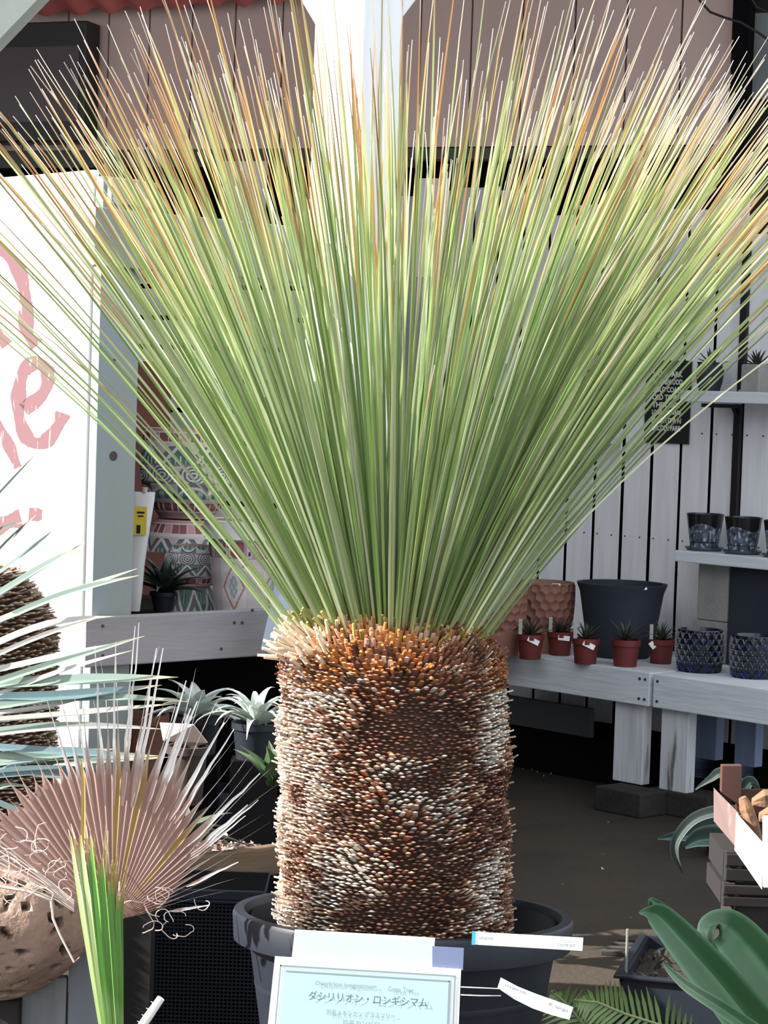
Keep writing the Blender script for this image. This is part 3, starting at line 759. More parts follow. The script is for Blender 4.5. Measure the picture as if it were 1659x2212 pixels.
# dark foliage on that shelf
c = rel(352, 1300, 6.62); t = thing('potted_aloe', c, 'dark green leafy plant in black pot left of the small patterned pots', 'potted plant')
g = M(); s_ = 6.55/5000; g.lathe(pot_prof(28*s_,20*s_,42*s_,.003,2*s_,8*s_), c-UP*20*s_, 28); g.build('pot', m_pot, t, smooth=True)
g = M(); rosette(g, c+UP*20*s_, 26, 120*s_, 22*s_, 15, 80, .5, (.035,.055,.04), (.25,.27,.25), .2, .4, 8, seed=31); g.build('leaves', m_leaf, t, smooth=True)
# pale plastic sheet
c0 = P(628, 1160, 6.2); g = M(); V = []; nr, nc = 14, 40
zb_ = P(640, 1400, 6.2).z
for j in range(nr+1):
    q = j/nr; r_ = .008 + .085*q**.8
    for k in range(nc):
        a = 2*PI*k/nc; rr = r_*(1+.14*math.sin(5*a+q*2)+.07*math.sin(11*a)); V.append((c0.x+.03*q+rr*math.cos(a), c0.y+.6*rr*math.sin(a), c0.z+(zb_-c0.z)*q))
g.add(V, [(j*nc+k, (j+1)*nc+k, (j+1)*nc+(k+1)%nc, j*nc+(k+1)%nc) for j in range(nr) for k in range(nc)]); tag(g.build('plastic_bag', m_cloud, smooth=True), 'pale blue clear plastic bag at the right end of the mauve rail', 'bag')

# ================================================================== BIG POT + GRASS TREE
PY = 4.5; s45 = PY/5000
rc = P(871, 1975, PY)
potc = Vector((rc.x, PY, 0)); hR = rc.z
tilt = Matrix.Rotation(math.radians(-3.6), 3, 'X')
def tl_(g, c):
    g.v = [Vector(c) + tilt @ (q-Vector(c)) for q in g.v]; return g
pot = thing('planter_pot', potc + UP*.02, 'large black plastic pot holding the big grass tree', 'pot')
rO = 375*s45
g = M(); hp = hR - .02
g.lathe([(.0001,0),(rO*.72,0),(rO*.74,.01)] + [(rO*(.74+.16*k/6), hp*.88*k/6) for k in range(1,7)] + [(rO*.90,hp-.052),(rO*.90,hp-.02),(rO*.885,hp-.01),(rO*.80,hp*.55),(.0001,hp*.55)], potc+UP*.02, 96)
tl_(g, potc+UP*.02).build('body', m_pot, pot, smooth=True)
g = M(); g.lathe([(rO*.905,hp-.058),(rO*.985,hp-.056),(rO*.995,hp-.008),(rO*.985,hp),(rO*.93,hp+.001),(rO*.915,hp-.008),(rO*.90,hp-.03)], potc+UP*.02, 96); tl_(g, potc+UP*.02).build('rim', m_pot, pot, smooth=True)
g = M(); g.lathe([(rO*.850,hp*.60),(rO*.858,hp*.63),(rO*.850,hp*.66)], potc+UP*.02, 96); tl_(g, potc+UP*.02).build('ridge', m_pot, pot, smooth=True)
g = M(); g.lathe([(rO*.82,hp*.60),(.0001,hp*.62)], potc+UP*.02, 64); tag(tl_(g, potc+UP*.02).build('soil', m_soil, pot), kind='stuff')

# trunk -----------------------------------------------------------
def stub_trunk(g, core, pc, radii, rows, per, size, colfn, seed, azr=(0, 2*PI), length=.02, sparse=None):
    """pc(q) -> axis point; radii(q) -> (radius, slope up angle)"""
    r_ = random.Random(seed)
    nc = 48; rr = 60; V = []
    for i in range(rr+1):
        q = i/rr; c = pc(q); rad, el = radii(q)
        for k in range(nc): a = 2*PI*k/nc; V.append(c + Vector((math.cos(a), math.sin(a), 0))*max(.001, rad-.006))
    core.add(V, [(i*nc+k, i*nc+(k+1)%nc, (i+1)*nc+(k+1)%nc, (i+1)*nc+k) for i in range(rr) for k in range(nc)] + [tuple(rr*nc+k for k in range(nc))])
    for i in range(rows):
        q = (i+.5)/rows; rad, el = radii(q); nn = max(6, int(per*rad/.22))
        for k in range(nn):
            a = 2*PI*(k+.5*(i % 2)+r_.uniform(-.16,.16))/nn
            if not (azr[0] <= (a % (2*PI)) <= azr[1]): continue
            q2 = q + r_.uniform(-.3,.3)/rows; c = pc(min(1,q2)); col, L_, tw, wsc = colfn(a % (2*PI), q2, r_)
            if L_ <= 0: continue
            o = Vector((math.cos(a), math.sin(a), 0)); tv_ = Vector((-math.sin(a), math.cos(a), 0))
            e = el + r_.uniform(-.12,.16)+tw*.6; d = (o*math.cos(e)+UP*math.sin(e)+tv_*r_.uniform(-.16,.16)).normalized()
            nrm = (UP*math.cos(e)-o*math.sin(e)); b = d.cross(nrm).normalized(); nrm = b.cross(d)
            base = c + o*(rad-.012); w0 = size*wsc*r_.uniform(.8,1.15); th = w0*.21
            tipc = base + d*(L_*r_.uniform(.75,1.25)+.012); w1 = w0*.88
            V = [base-b*w0/2, base+nrm*th, base+b*w0/2, base-nrm*th*.5, tipc-b*w1/2, tipc+nrm*th*.8, tipc+b*w1/2, tipc-nrm*th*.4]
            g.add(V, [(0,1,5,4),(1,2,6,5),(2,3,7,6),(3,0,4,7),(4,5,6,7)], col)
tb = P(852, 2035, PY); tt_ = P(848, 1340, PY)
def tpc(q): return tb.lerp(tt_, q) - UP*.0
rpx = [(0,248),(.1,246),(.3,243),(.5,243),(.7,242),(.84,240),(.90,226),(.95,200),(1.0,162)]
def trad(q):
    for (a, ra), (b, rb) in zip(rpx[:-1], rpx[1:]):
        if q <= b:
            f = (q-a)/(b-a); rad = ra*(1-f)+rb*f; break
    else: rad = rpx[-1][1]
    el = .30 + (0 if q < .8 else (q-.8)/.2*.9)
    wob = 1+.012*math.sin(q*23)
    return rad*s45*wob, el
def tcol(a, q, r_):
    # patches of colour: orange crown, grey and tan and brown bands, plus a painted sunlit left side
    n1 = noise.noise(Vector((math.cos(a)*1.6+5, math.sin(a)*1.6, q*4.2)))
    n2 = noise.noise(Vector((math.cos(a)*4, math.sin(a)*4+9, q*10)))
    tan = (.60,.40,.28); brown = (.155,.075,.05); grey = (.60,.56,.50); orange = (.46,.19,.07); pale = (.78,.68,.57); rust = (.34,.14,.08)
    x = r_.random()
    if q > .93: base = orange if x < .75 else tan
    elif q > .80: base = orange if x < .35+n1 else (rust if x < .6 else (pale if x < .8 else brown))
    else:
        n3 = n1 + r_.gauss(0, .13)
        lit_left = max(0, -math.cos(a))*.4-.05+max(0,math.cos(a))*-.18  # sun side put into the colour: paler stubs left, browner right
        if n3 > .16: base = grey if x < .5 else pale
        elif n3 > -.05-lit_left: base = tan if x < .45 else (pale if x < .7+lit_left else rust)
        else: base = brown if x < .55 else (rust if x < .75 else tan)
        if q < .06: base = grey if x < .7 else brown
    L_ = .009 + .014*max(0, n2) + (.008 if x > .93 else 0)
    # worn smooth patch on camera side
    da = (a - 1.5*PI - .16); 
    if abs(da)/.42 < 1 and abs(q-.69+da*.08)/.075 < 1 and (abs(da)/.42)**2+(abs(q-.69)/.075)**2 < 1: L_ = .002; base = brown if x < .8 else rust
    wsc = 1.0
    if n2 < -.35: L_ *= .4; base = brown
    if q > .88: wsc = .75
    if q > .86: L_ = .012
    k = r_.uniform(.72,1.25)
    tw = .5*max(0, n2)
    if q < .05: tw = 1.0
    return tuple(min(.9, c_*k) for c_ in base), L_, tw, wsc
tree = thing('grass_tree', tb, 'huge spiky grass tree with shaggy stubbed trunk in the black pot', 'plant')
g = M(); core = M(); stub_trunk(g, core, tpc, trad, 84, 100, .0130, tcol, 11, azr=(0, 2*PI))
core.build('trunk', m_core, tree, smooth=True); g.build('leaf_stub', m_stub, tree)
o = kids(tree)[-1]
# longer pale stubs flaring at upper left; right ones painted darker as shaded side
g = M()
for i in range(620):
    a = rnd.uniform(0, 2*PI); q = rnd.uniform(.86, 1.0); rad, el = trad(q); o_ = Vector((math.cos(a), math.sin(a), 0)); c = tpc(q)+o_*(rad-.01)
    e = rnd.uniform(.05,.6)+(q-.86)*4; d = (o_*math.cos(e)+UP*math.sin(e)+Vector((rnd.gauss(0,.2),rnd.gauss(0,.2),rnd.gauss(0,.15)))).normalized(); k = rnd.uniform(.8,1.2)
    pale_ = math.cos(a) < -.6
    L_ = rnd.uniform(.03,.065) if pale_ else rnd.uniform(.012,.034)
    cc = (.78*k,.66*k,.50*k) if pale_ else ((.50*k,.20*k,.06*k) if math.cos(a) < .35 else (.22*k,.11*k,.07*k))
    if q > .95 and rnd.random() < .5: cc = (.40*k,.36*k,.10*k)
    g.tube([c, c+d*L_*.5, c+d*L_], [.0040,.0036,.0030], 5, cc)
g.build('flaring_stub', m_stub, tree, smooth=True)
tag(kids(tree)[-1], kind='stuff')

# foliage -----------------------------------------------------------
def foliage(g, n, thmax, seed, rng=None, lr=(1.0, 1.33), wmul=1):
    r_ = random.Random(seed); base0 = P(850, 1352, PY)
    for i in range(n):
        if rng: th = math.radians(r_.uniform(*rng[0])); az = math.radians(r_.uniform(*rng[1]))
        else:
            th = math.radians(thmax)*math.sqrt(r_.random())**.82; az = r_.uniform(0, 2*PI)
            if math.sin(az) < -.6 and r_.random() < .35: continue
        o_ = Vector((math.cos(az), math.sin(az), 0)); f = min(1.25, th/math.radians(31))
        d = o_*math.sin(th)+UP*math.cos(th)
        L_ = r_.uniform(*lr)*(1.0 if r_.random() > .10 else r_.uniform(.6,.95))
        if o_.y < -.3 and th > .35: L_ *= .95
        b = base0 + o_*(.148*f**1.0*r_.uniform(.85,1.05)) - UP*(.035*f*f)
        bend = r_.gauss(.0,.022)+.115*f*f; sw = r_.gauss(0,.03); seg = 13; pts = []; ws = []; cols = []
        side = d.cross(UP); side = side.normalized() if side.length > .01 else Vector((1,0,0)); outn = (d.cross(side)).normalized()
        if outn.dot(UP) > 0: outn = -outn
        hook = r_.uniform(-.4,.4) if r_.random() < .4 else 0
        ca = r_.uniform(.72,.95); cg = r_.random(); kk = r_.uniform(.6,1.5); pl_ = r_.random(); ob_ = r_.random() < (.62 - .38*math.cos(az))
        for k in range(seg+1):
            t = k/seg; t = t if k < seg-2 else t
            p = b + d*(L_*t) + outn*(bend*L_*t*t) + side*(sw*L_*t*t)
            if t > .93: p += outn*hook*(t-.93)*.25 + side*hook*(t-.93)*.2
            pts.append(p)
            wv = .0042*(1.25-.5*t)*wmul if t < .9 else .0042*(.62-.3*(t-.9)/.1)*wmul
            ws.append(wv*.62)
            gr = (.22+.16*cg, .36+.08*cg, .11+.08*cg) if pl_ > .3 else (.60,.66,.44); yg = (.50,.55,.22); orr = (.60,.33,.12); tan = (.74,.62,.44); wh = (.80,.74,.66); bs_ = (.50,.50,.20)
            if t < .07: c = bs_
            elif t < ca-.22: c = gr
            elif t < ca: ff = (t-ca+.22)/.22; c = tuple(x*(1-ff)+y*ff for x, y in zip(gr, yg))
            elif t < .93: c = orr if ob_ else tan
            else: c = wh
            cols.append(tuple(min(.9, x*kk) for x in c))
        g.tube(pts, ws, 4, cols)
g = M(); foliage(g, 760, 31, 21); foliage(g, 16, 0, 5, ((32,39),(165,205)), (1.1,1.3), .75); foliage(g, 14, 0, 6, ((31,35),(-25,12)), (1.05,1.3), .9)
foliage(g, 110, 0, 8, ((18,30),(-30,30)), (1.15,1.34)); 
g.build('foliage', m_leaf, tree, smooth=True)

# ------------------------------------------------------------------ sign card on the pot
CY = 4.12
def cp_(x, y, Y=CY): return P(x, y, Y)
def quad(g, pts, Y, th=.002):
    q = [P(a, b, Y) for a, b in pts]; q2 = [p+Vector((0,th,0)) for p in q]
    g.add(q+q2, [(0,3,2,1),(4,5,6,7),(0,1,5,4),(1,2,6,5),(2,3,7,6),(3,0,4,7)])
card = thing('sign_card', cp_(785, 2330), 'white laminated sign card with Japanese print hung on the black pot', 'sign')
g = M(); quad(g, [(594,2066),(996,2094),(982,2420),(560,2392)], CY); g.build('card', m_card, card)
g = M(); quad(g, [(614,2090),(975,2112),(962,2420),(588,2392)], CY-.0006, .0004); pa_ = g.build('print_area', m_cardin, card)
g = M()
for pts in ([(605,2084),(985,2107),(985,2110),(605,2087)], [(981,2108),(985,2108),(973,2420),(969,2420)], [(605,2084),(608,2084),(580,2392),(577,2392)],
            [(618,2096),(972,2118),(972,2121),(618,2099)], [(969,2119),(972,2119),(960,2420),(957,2420)]): quad(g, pts, CY-.0010, .0003)
g.build('border_line', m_inkp, pa_)
def ctext(g, s, x, y, wpx, hpx, Y=CY-.0016, slope=None):
    a = P(x, y, Y); b = P(x+100, y+100*(slope if slope is not None else .062), Y); c = P(x, y-100, Y)
    r_ = (b-a).normalized(); up = Vector((0,0,1)); up = (up - r_*up.dot(r_)).normalized()
    text_into(g, s, a, r_, up, hpx*Y/5000, wpx*Y/5000, .0)
for a_ in (('Dasylirion longissimum', 682, 2130, 132, 12), ('Grass Tree', 838, 2141, 56, 11), ('別名メキシカン グラスツリー', 705, 2192, 150, 13), ('珍名カンピロ', 740, 2214, 80, 13)):
    g = M(); ctext(g, *a_); g.build('small_lettering', m_inkp, pa_)
g = M(); ctext(g, 'ダシリリオン・ロンギシマム', 666, 2160, 260, 21); g.build('title_lettering', m_ink, pa_)
g = M(); quad(g, [(637,2008),(940,2026),(934,2090),(630,2070)], CY+.006, .0015); g.build('plastic_tab', m_clear, card)
g = M(); quad(g, [(934,2044),(1002,2048),(1000,2096),(934,2092)], CY+.004, .0012); g.build('tape', m_tape, card)
# white paper strips
tg = thing('plant_tag', P(1140, 2035, 4.14), 'long white printed tag strip lying level across the black pot', 'tag')
g = M(); quad(g, [(1020,2013),(1260,2026),(1258,2054),(1019,2040)], 4.10, .0015); st_ = g.build('strip', m_card, tg)
g = M(); quad(g, [(1020,2012),(1027,2012),(1026,2041),(1019,2041)], 4.099, .0012); g.build('blue_edge', mat('cyan edge', (.05,.45,.75), .4), st_)
for a_ in (('HINAYAK', 1036, 2030, 30, 8), ('LONGISSIMUM PLANT', 1215, 2035, 32, 4), ('72078 JST', 1203, 2046, 40, 8)):
    g = M(); ctext(g, *a_, 4.0985, .05); g.build('lettering', m_ink, st_)
tg = thing('plant_tag', P(1155, 2160, 4.1), 'slanted white handwritten tag on cords below the level tag', 'tag')
g = M()
A_ = [(1075,2134),(1082,2112),(1120,2132),(1160,2148),(1200,2162),(1238,2176),(1230,2203),(1190,2192),(1150,2178),(1110,2158)]
pts = [P(a, b, 4.10) for a, b in A_]; pts2 = [p+Vector((0,.0015,0)) for p in pts]
g.add(pts+pts2, [tuple(range(9,-1,-1)), tuple(range(10,20))]+[(i,(i+1)%10,(i+1)%10+10,i+10) for i in range(10)]); st_ = g.build('strip', m_card, tg)
for a_ in (('Dasylirion', 1090, 2131, 50, 8, 4.0985, .42), ('R. longis', 1185, 2174, 44, 9, 4.0985, .36)):
    g = M(); ctext(g, *a_); g.build('handwriting', m_ink, st_)
g = M()
for y0, y1 in ((2132,2142),(2149,2157)):
    g.tube([P(996, y0, 4.11), P(1040, y0+2, 4.09), P(1082, y1-6, 4.098)], .0011, 6)
g.build('cord', mat('pale cord', (.5,.55,.5), .6), tg, smooth=True)

# ================================================================== LEFT FOREGROUND
# second shaggy trunk
def tree2(label):
    tc0 = P(-150, 1930, 5.1); tc1 = P(-140, 1225, 5.1); t = thing('shaggy_trunk', tc0, label, 'plant')
    def pc(q): return tc0.lerp(tc1, q)
    def rd(q): return (.262*(1 if q < .8 else 1-.35*((q-.8)/.2)**1.5), .15)
    def cf(a, q, r_):
        x = r_.random(); base = (.36,.25,.18) if x < .5 else ((.22,.13,.09) if x < .75 else (.5,.42,.35)); k = r_.uniform(.7,1.3)
        return tuple(c*k for c in base), .014, .2, 1.0
    g = M(); core = M(); stub_trunk(g, core, pc, rd, 66, 90, .016, cf, 5)
    core.build('trunk', m_core, t, smooth=True); g.build('leaf_stub', m_stub, t)
tree2('second shaggy brown trunk cut off by the left edge of the view')

# blue green palm leaves reaching in
bl = thing('blue_palm', P(-230, 1560, 4.2), 'spray of pale blue green pointed leaves reaching in from the left edge', 'plant')
LV = [((-60,1130),(86,972),7,0),((-60,1195),(60,1128),7,0),((-60,1255),(78,1112),8,0),((-60,1280),(152,1118),9,1),((-60,1320),(183,1172),15,1),
 ((-60,1365),(297,1228),12,2),((-60,1372),(300,1243),13,1),((-60,1418),(240,1332),15,2),((-60,1440),(225,1330),10,2),((-60,1460),(236,1392),13,2),((-60,1492),(312,1374),14,1),
 ((-60,1525),(285,1405),10,2),((-60,1482),(385,1463),22,1),((-60,1508),(350,1480),20,3),((-60,1545),(198,1505),10,2),((-60,1535),(405,1516),17,1),((-60,1560),(380,1520),12,2),
 ((-60,1585),(200,1560),12,1),((-60,1592),(350,1575),14,2),((-60,1640),(245,1618),22,1),((-60,1612),(330,1636),16,3),((-60,1655),(345,1633),18,1),((-60,1668),(300,1640),26,3),
 ((-60,1640),(375,1635),12,1),((-60,1680),(310,1690),22,3),((-60,1655),(348,1706),18,3),((-60,1705),(92,1768),12,3),((-60,1745),(60,1700),10,1)]
cols_ = [(.13,.16,.13),(.25,.33,.28),(.52,.52,.48),(.15,.24,.26)]
g = M()
for i, (a, b, wpx, ci) in enumerate(LV):
    Y0 = 4.0+.012*i; Y1 = Y0 + rnd.uniform(-.05,.08); pa = P(a[0], a[1], Y0); pb = P(b[0], b[1], Y1); seg = 9
    pts = []; ws = []; cs = []; sag = rnd.uniform(-.004,.010)
    for k in range(seg+1):
        t = k/seg; pts.append(pa.lerp(pb, t) + UP*sag*math.sin(PI*t)*2); ws.append(wpx*.00082*(1.25 if t < .5 else 1.25*(1-((t-.5)/.5)**1.7)+.06))
        c = cols_[ci]; kk = 1; c2 = (.62,.52,.34)
        f = max(0, (t-.8)/.2); cs.append(tuple(x*(1-f)+y*f for x, y in zip(c, c2)))
    g.ribbon(pts, ws, Vector((rnd.uniform(-.3,.3), -.75, .65)).normalized(), .22, cs)
g.build('foliage', m_leaf, bl, smooth=True)

# dried fan palm leaf
FY = 4.15; hub = (243, 1990)
fan = thing('fan_palm', P(250, 2300, FY), 'fan palm with dry pinkish fan leaf and bright green unopened spear', 'plant')
g = M(); nseg = 40; rr_ = random.Random(3)
def fp(ang, r_px, dy=0): return P(hub[0]+r_px*math.cos(ang), hub[1]-r_px*math.sin(ang), FY+.03+dy)
for k in range(nseg):
    a0 = math.radians(152-(152-14)*k/nseg); a1 = math.radians(152-(152-14)*(k+1)/nseg); am = (a0+a1)/2
    deg = math.degrees(am)
    R1 = (315 if deg > 70 else 270+45*(deg-55)/15 if deg > 55 else 200+70*(deg-40)/15 if deg > 40 else max(50, 110+90*(deg-22)/18))*rr_.uniform(.96,1.04)
    R2 = R1 + rr_.uniform(180,290) if deg < 100 else R1 + rr_.uniform(40,130)
    if deg < 28: R2 = rr_.uniform(230,300)
    kk = rr_.uniform(.85,1.12); base = (.40*kk,.255*kk,.225*kk)
    if rr_.random() < .12 and deg > 45: base = (.42*kk,.29*kk,.12*kk)
    tipc = (.80,.76,.73) if deg < 105 else (.60,.46,.40)
    V = []; K = []; nr = 9
    for j in range(nr+1):
        q = j/nr; rad = 8 + (R1-8)*q; w_ = 1.0
        V += [fp(a0, rad, -.007*q), fp(am, rad*1.005, .0), fp(a1, rad, -.007*q)]; K += [base]*3
    n0 = len(V)//3
    for j in range(1, 9):
        q = j/8; rad = R1 + (R2-R1)*q; ha = (a1-a0)/2*R1/rad*(max(.20*(1-q), 1-q*2.6))
        sw = .02*math.sin(q*3+k)
        V += [fp(am-ha+sw*q, rad, -.007+.007*q), fp(am+sw*q, rad, 0), fp(am+ha+sw*q, rad, -.007+.007*q)]; ff = min(1, q*2.2); K += [tuple(x*(1-ff)+y*ff for x, y in zip(base, tipc))]*3
    m = len(V)//3
    g.add(V, [(3*j+i, 3*j+i+1, 3*j+4+i, 3*j+3+i) for j in range(m-1) for i in (0, 1)], K)
g.build('fan_blade', m_fleaf, fan)
# long free tips at right
g = M()
for (x, y, wpx) in ((338,1400,9),(352,1400,9),(412,1530,10),(402,1470,9),(426,1515,11),(484,1560,12),(505,1575,9),(562,1670,10),(558,1728,8),(535,1738,8),(530,1762,7),(515,1862,8),(452,1955,8),
                   (205,1395,7),(250,1388,7),(300,1345,7),(292,1352,7),(160,1500,6),(130,1500,6),(100,1505,6)):
    dx = x-hub[0]; dy = hub[1]-y; L_ = math.hypot(dx, dy); a = math.atan2(dy, dx); pts = []; ws = []; cs = []
    for k in range(9):
        q = k/8; r0_ = min(250, 100+3*math.degrees(a)); rad = r0_ + (L_-r0_)*q; b_ = .012*math.sin(q*PI)*rr_.uniform(-1,1)
        pts.append(fp(a+b_*.5, rad, -.03)); ws.append(wpx*.0009*(1.15-q*.95)*min(1, .25+q*5)); cs.append((.42,.30,.26) if q < .3 else (.82,.79,.76))
    g.ribbon(pts, ws, Vector((.1,-1,.2)), .2, cs)
g.build('leaf_tip', m_leaf, fan)
# curly threads
g = M()
for i in range(46):
    left = i < 34
    x, y = (rr_.uniform(-20,150), rr_.uniform(1790,1960)) if left else (rr_.uniform(300,420), rr_.uniform(1930,2010))
    a = rr_.uniform(0, 2*PI); pts = []
    for k in range(14):
        pts.append(P(x, y, FY-.02+.002*k)); a += rr_.uniform(-.2,.75)*(1 if i % 2 else -1); st = rr_.uniform(5,8); x += st*math.cos(a); y += st*math.sin(a)*.8
    g.tube(pts, .0009, 4)
pts = [(0,1915),(60,1925),(110,1945),(115,1985),(130,2020),(160,2078),(172,2068)]
g.tube([P(a, b, FY-.01) for a, b in pts], [.003,.003,.003,.0025,.002,.002,.001], 5)
for k in range(7):
    x = 30+k*14; g.tube([P(-20+k*5, 1800+k*16, FY), P(60+k*10, 1865+k*13, FY), P(160, 1945+k*4, FY)], .0014, 4)
g.build('thread', mat('pale fibre', (.62,.52,.46), .8), fan, smooth=True); tag(kids(fan)[-1], kind='stuff')
# green spear
g = M(); nb = 11
for k in range(nb):
    f = k/(nb-1); xb = 237+34*f-8; xt = 160+ (262-160)*f; 
    yt = 1812 + (20 if k % 2 else 0) + 150*max(0, f-.35)*1.2 + rr_.uniform(-12,12)
    pts = []; ws = []; cs = []
    for j in range(13):
        q = j/12; y = 2330 + (yt-2330)*q
        # centre line spreads upward
        xx = (xb+ (xt-xb)*max(0, (2260-y)/(2260-1850))) if y < 2260 else xb
        if f > .5: xx = min(xx, xb + 6 - 8*(1-q))+ (f-.5)*0
        pts.append(P(xx, y, FY-.035-.012*math.sin(PI*f))); ws.append(.0125*(1-.55*max(0,(q-.7)/.3)))
        kk = (.85 if k % 2 else 1.15); c = (.17*kk,.38*kk,.08*kk) if f > .2 else (.52*kk,.62*kk,.30*kk)
        if q < .35: c = tuple(a*.5+b*.5 for a, b in zip(c, (.42,.58,.24)))
        if q > .93: c = (.48,.34,.12)
        cs.append(c)
    g.ribbon(pts, ws, Vector((.5 if k % 2 else -.5,-1,0)).normalized(), .25, cs)
g.build('spear_leaf', m_leaf, fan)
g = M()
for k in range(26):
    x = rr_.uniform(165,262); y = 1830+rr_.uniform(-10,60)+ (x-165)*.9; y2 = y - rr_.uniform(30,120); x2 = x + (x-215)*.35
    g.ribbon([P(x, y+40, FY-.03), P((x+x2)/2, (y+y2)/2, FY-.03), P(x2, y2, FY-.015)], [.006,.004,.001], Vector((.2,-1,0)), .2, (.46,.33,.10) if k % 3 else (.66,.55,.36))
g.ribbon([P(178,1860,FY-.02),P(180,1760,FY-.02),P(180,1690,FY-.02),P(176,1640,FY-.02)], [.010,.009,.007,.003], Vector((0,-1,0)), .2, (.50,.36,.12))
g.build('golden_tip', m_leaf, fan)
g = M(); g.tube([P(178,1900,FY),P(200,2060,FY),P(225,2180,FY),P(240,2330,FY)], [.002,.0022,.003,.004], 6); g.tube([P(258,1905,FY),P(258,2000,FY),P(256,2120,FY),P(258,2330,FY)], [.0016]*4, 6)
g.build('petiole_edge', mat('pale petiole', (.6,.52,.46), .6), fan, smooth=True)
# pale stem at bottom
g = M(); pa, pb = P(290, 2240, 4.0), P(348, 2156, 4.0); g.tube([pa, pa.lerp(pb,.5), pb], [.0075,.008,.007], 10, cap=True)
for k in range(6):
    q = pa.lerp(pb, k/6); g.tube([q, q+Vector((-.010,-.004,.006))], [.002,.0006], 4)
tag(g.build('thorny_stem', mat('pale thorny stem', (.80,.78,.74), .6), smooth=True), 'pale thorny cut stem poking up at the bottom left', 'stem')

# tufa planter
c = P(0, 1990, 4.6); R_ = .185; g = M(); nu, nv = 150, 90; V = []; K = []
tu = thing('stone_planter', Vector((c.x,c.y,c.z-R_*.9)), 'rounded porous brown stone planter at the lower left edge', 'planter')
for j in range(nv+1):
    ph_ = -PI/2 + PI*.80*j/nv
    for i in range(nu):
        a = 2*PI*i/nu; d = Vector((math.cos(a)*math.cos(ph_), math.sin(a)*math.cos(ph_), math.sin(ph_)*.80))
        cell = noise.cell(Vector(d*7)) if False else 0
        n = noise.noise(d*7+Vector((3,1,2))); n2 = noise.noise(d*2.2); pit = max(0, n-.30)*.10
        V.append(c + d*(R_*(1+.06*n2) - pit)); k = 1-min(.75, pit*45) + .25*n2; K.append((.30*k,.205*k,.16*k))
g.add(V, [(j*nu+i, j*nu+(i+1)%nu, (j+1)*nu+(i+1)%nu, (j+1)*nu+i) for j in range(nv) for i in range(nu)]+[tuple(nv*nu+i for i in range(nu))], K); g.build('bowl', m_tufa, tu, smooth=True)
# supports
zt_ = c.z - R_*.80
g = M(); pa = P(50, 2150, 4.62); pb = P(150, 2150, 4.62); pc_ = P(228, 2150, 4.62)
st = thing('wooden_stand', Vector((pa.x, 4.62, 0)), 'grey weathered plank stand under the stone planter', 'stand')
g = M(); g.par(Vector((pa.x,4.60,0)), Vector((pb.x-pa.x-.004,0,0)), Vector((0,.03,0)), UP*(P(50,2110,4.6).z)); g.build('board', m_greywood, st, bevel=.003)
g = M(); g.par(Vector((pb.x,4.60,0)), Vector((pc_.x-pb.x,0,0)), Vector((0,.03,0)), UP*(P(50,2050,4.6).z)); g.build('board', mat('blue grey board', (.20,.22,.25), .8, var=.2, scale=4, stretch=VZ), st, bevel=.003)
pq = P(-60, 2150, 4.58); g = M(); g.par(Vector((pq.x,4.57,0)), Vector((pa.x-pq.x+.0,0,0)), Vector((0,.08,0)), UP*(zt_-.005)); tag(g.build('stone_block', m_dconc, bevel=.005), 'dark brown block under the stone planter at the left edge', 'block')
# dark wood post and black mesh crate
pa, pb = P(264,2100,4.9), P(328,2100,4.9); g = M(); g.par(Vector((pa.x,4.9,0)), Vector((pb.x-pa.x,0,0)), Vector((0,.06,0)), UP*P(264,1965,4.9).z); tag(g.build('wood_post', m_dwood, bevel=.004), 'dark weathered wooden post between the fan palm and the mesh crate', 'post')
cr = thing('mesh_crate', Vector((P(415,2150,5.05).x, 5.05, 0)), 'black plastic mesh crate left of the large black pot', 'crate')
pa, pb = P(326,2100,5.0), P(560,2100,5.0); zc_ = P(440,1925,5.0).z
g = M(); wv_ = pb.x-pa.x
g.par(Vector((pa.x,5.03,.01)), Vector((wv_,0,0)), Vector((0,.28,0)), UP*(zc_-.03)); g.build('liner', m_black, cr)
g = M(); x = 0
mm = mat('blue black plastic', (.014,.018,.028), .55, spec=.2)
nx = int(wv_/.0085)
for i in range(nx+1): g.par(Vector((pa.x+i*wv_/nx,5.022,.01)), Vector((.0028,0,0)), Vector((0,.004,0)), UP*(zc_-.03))
for j in range(int((zc_-.02)/.0085)): g.par(Vector((pa.x,5.020,.01+j*.0085)), Vector((wv_,0,0)), Vector((0,.004,0)), UP*.0028)
g.build('mesh_side', mm, cr)
g = M(); g.par(Vector((pa.x-.004,5.012,zc_-.03)), Vector((wv_+.008,0,0)), Vector((0,.32,0)), UP*.008); g.par(Vector((pa.x-.004,5.012,zc_-.022)), Vector((wv_+.008,0,0)), Vector((0,.012,0)), UP*.022); g.build('rim', mm, cr, bevel=.003)
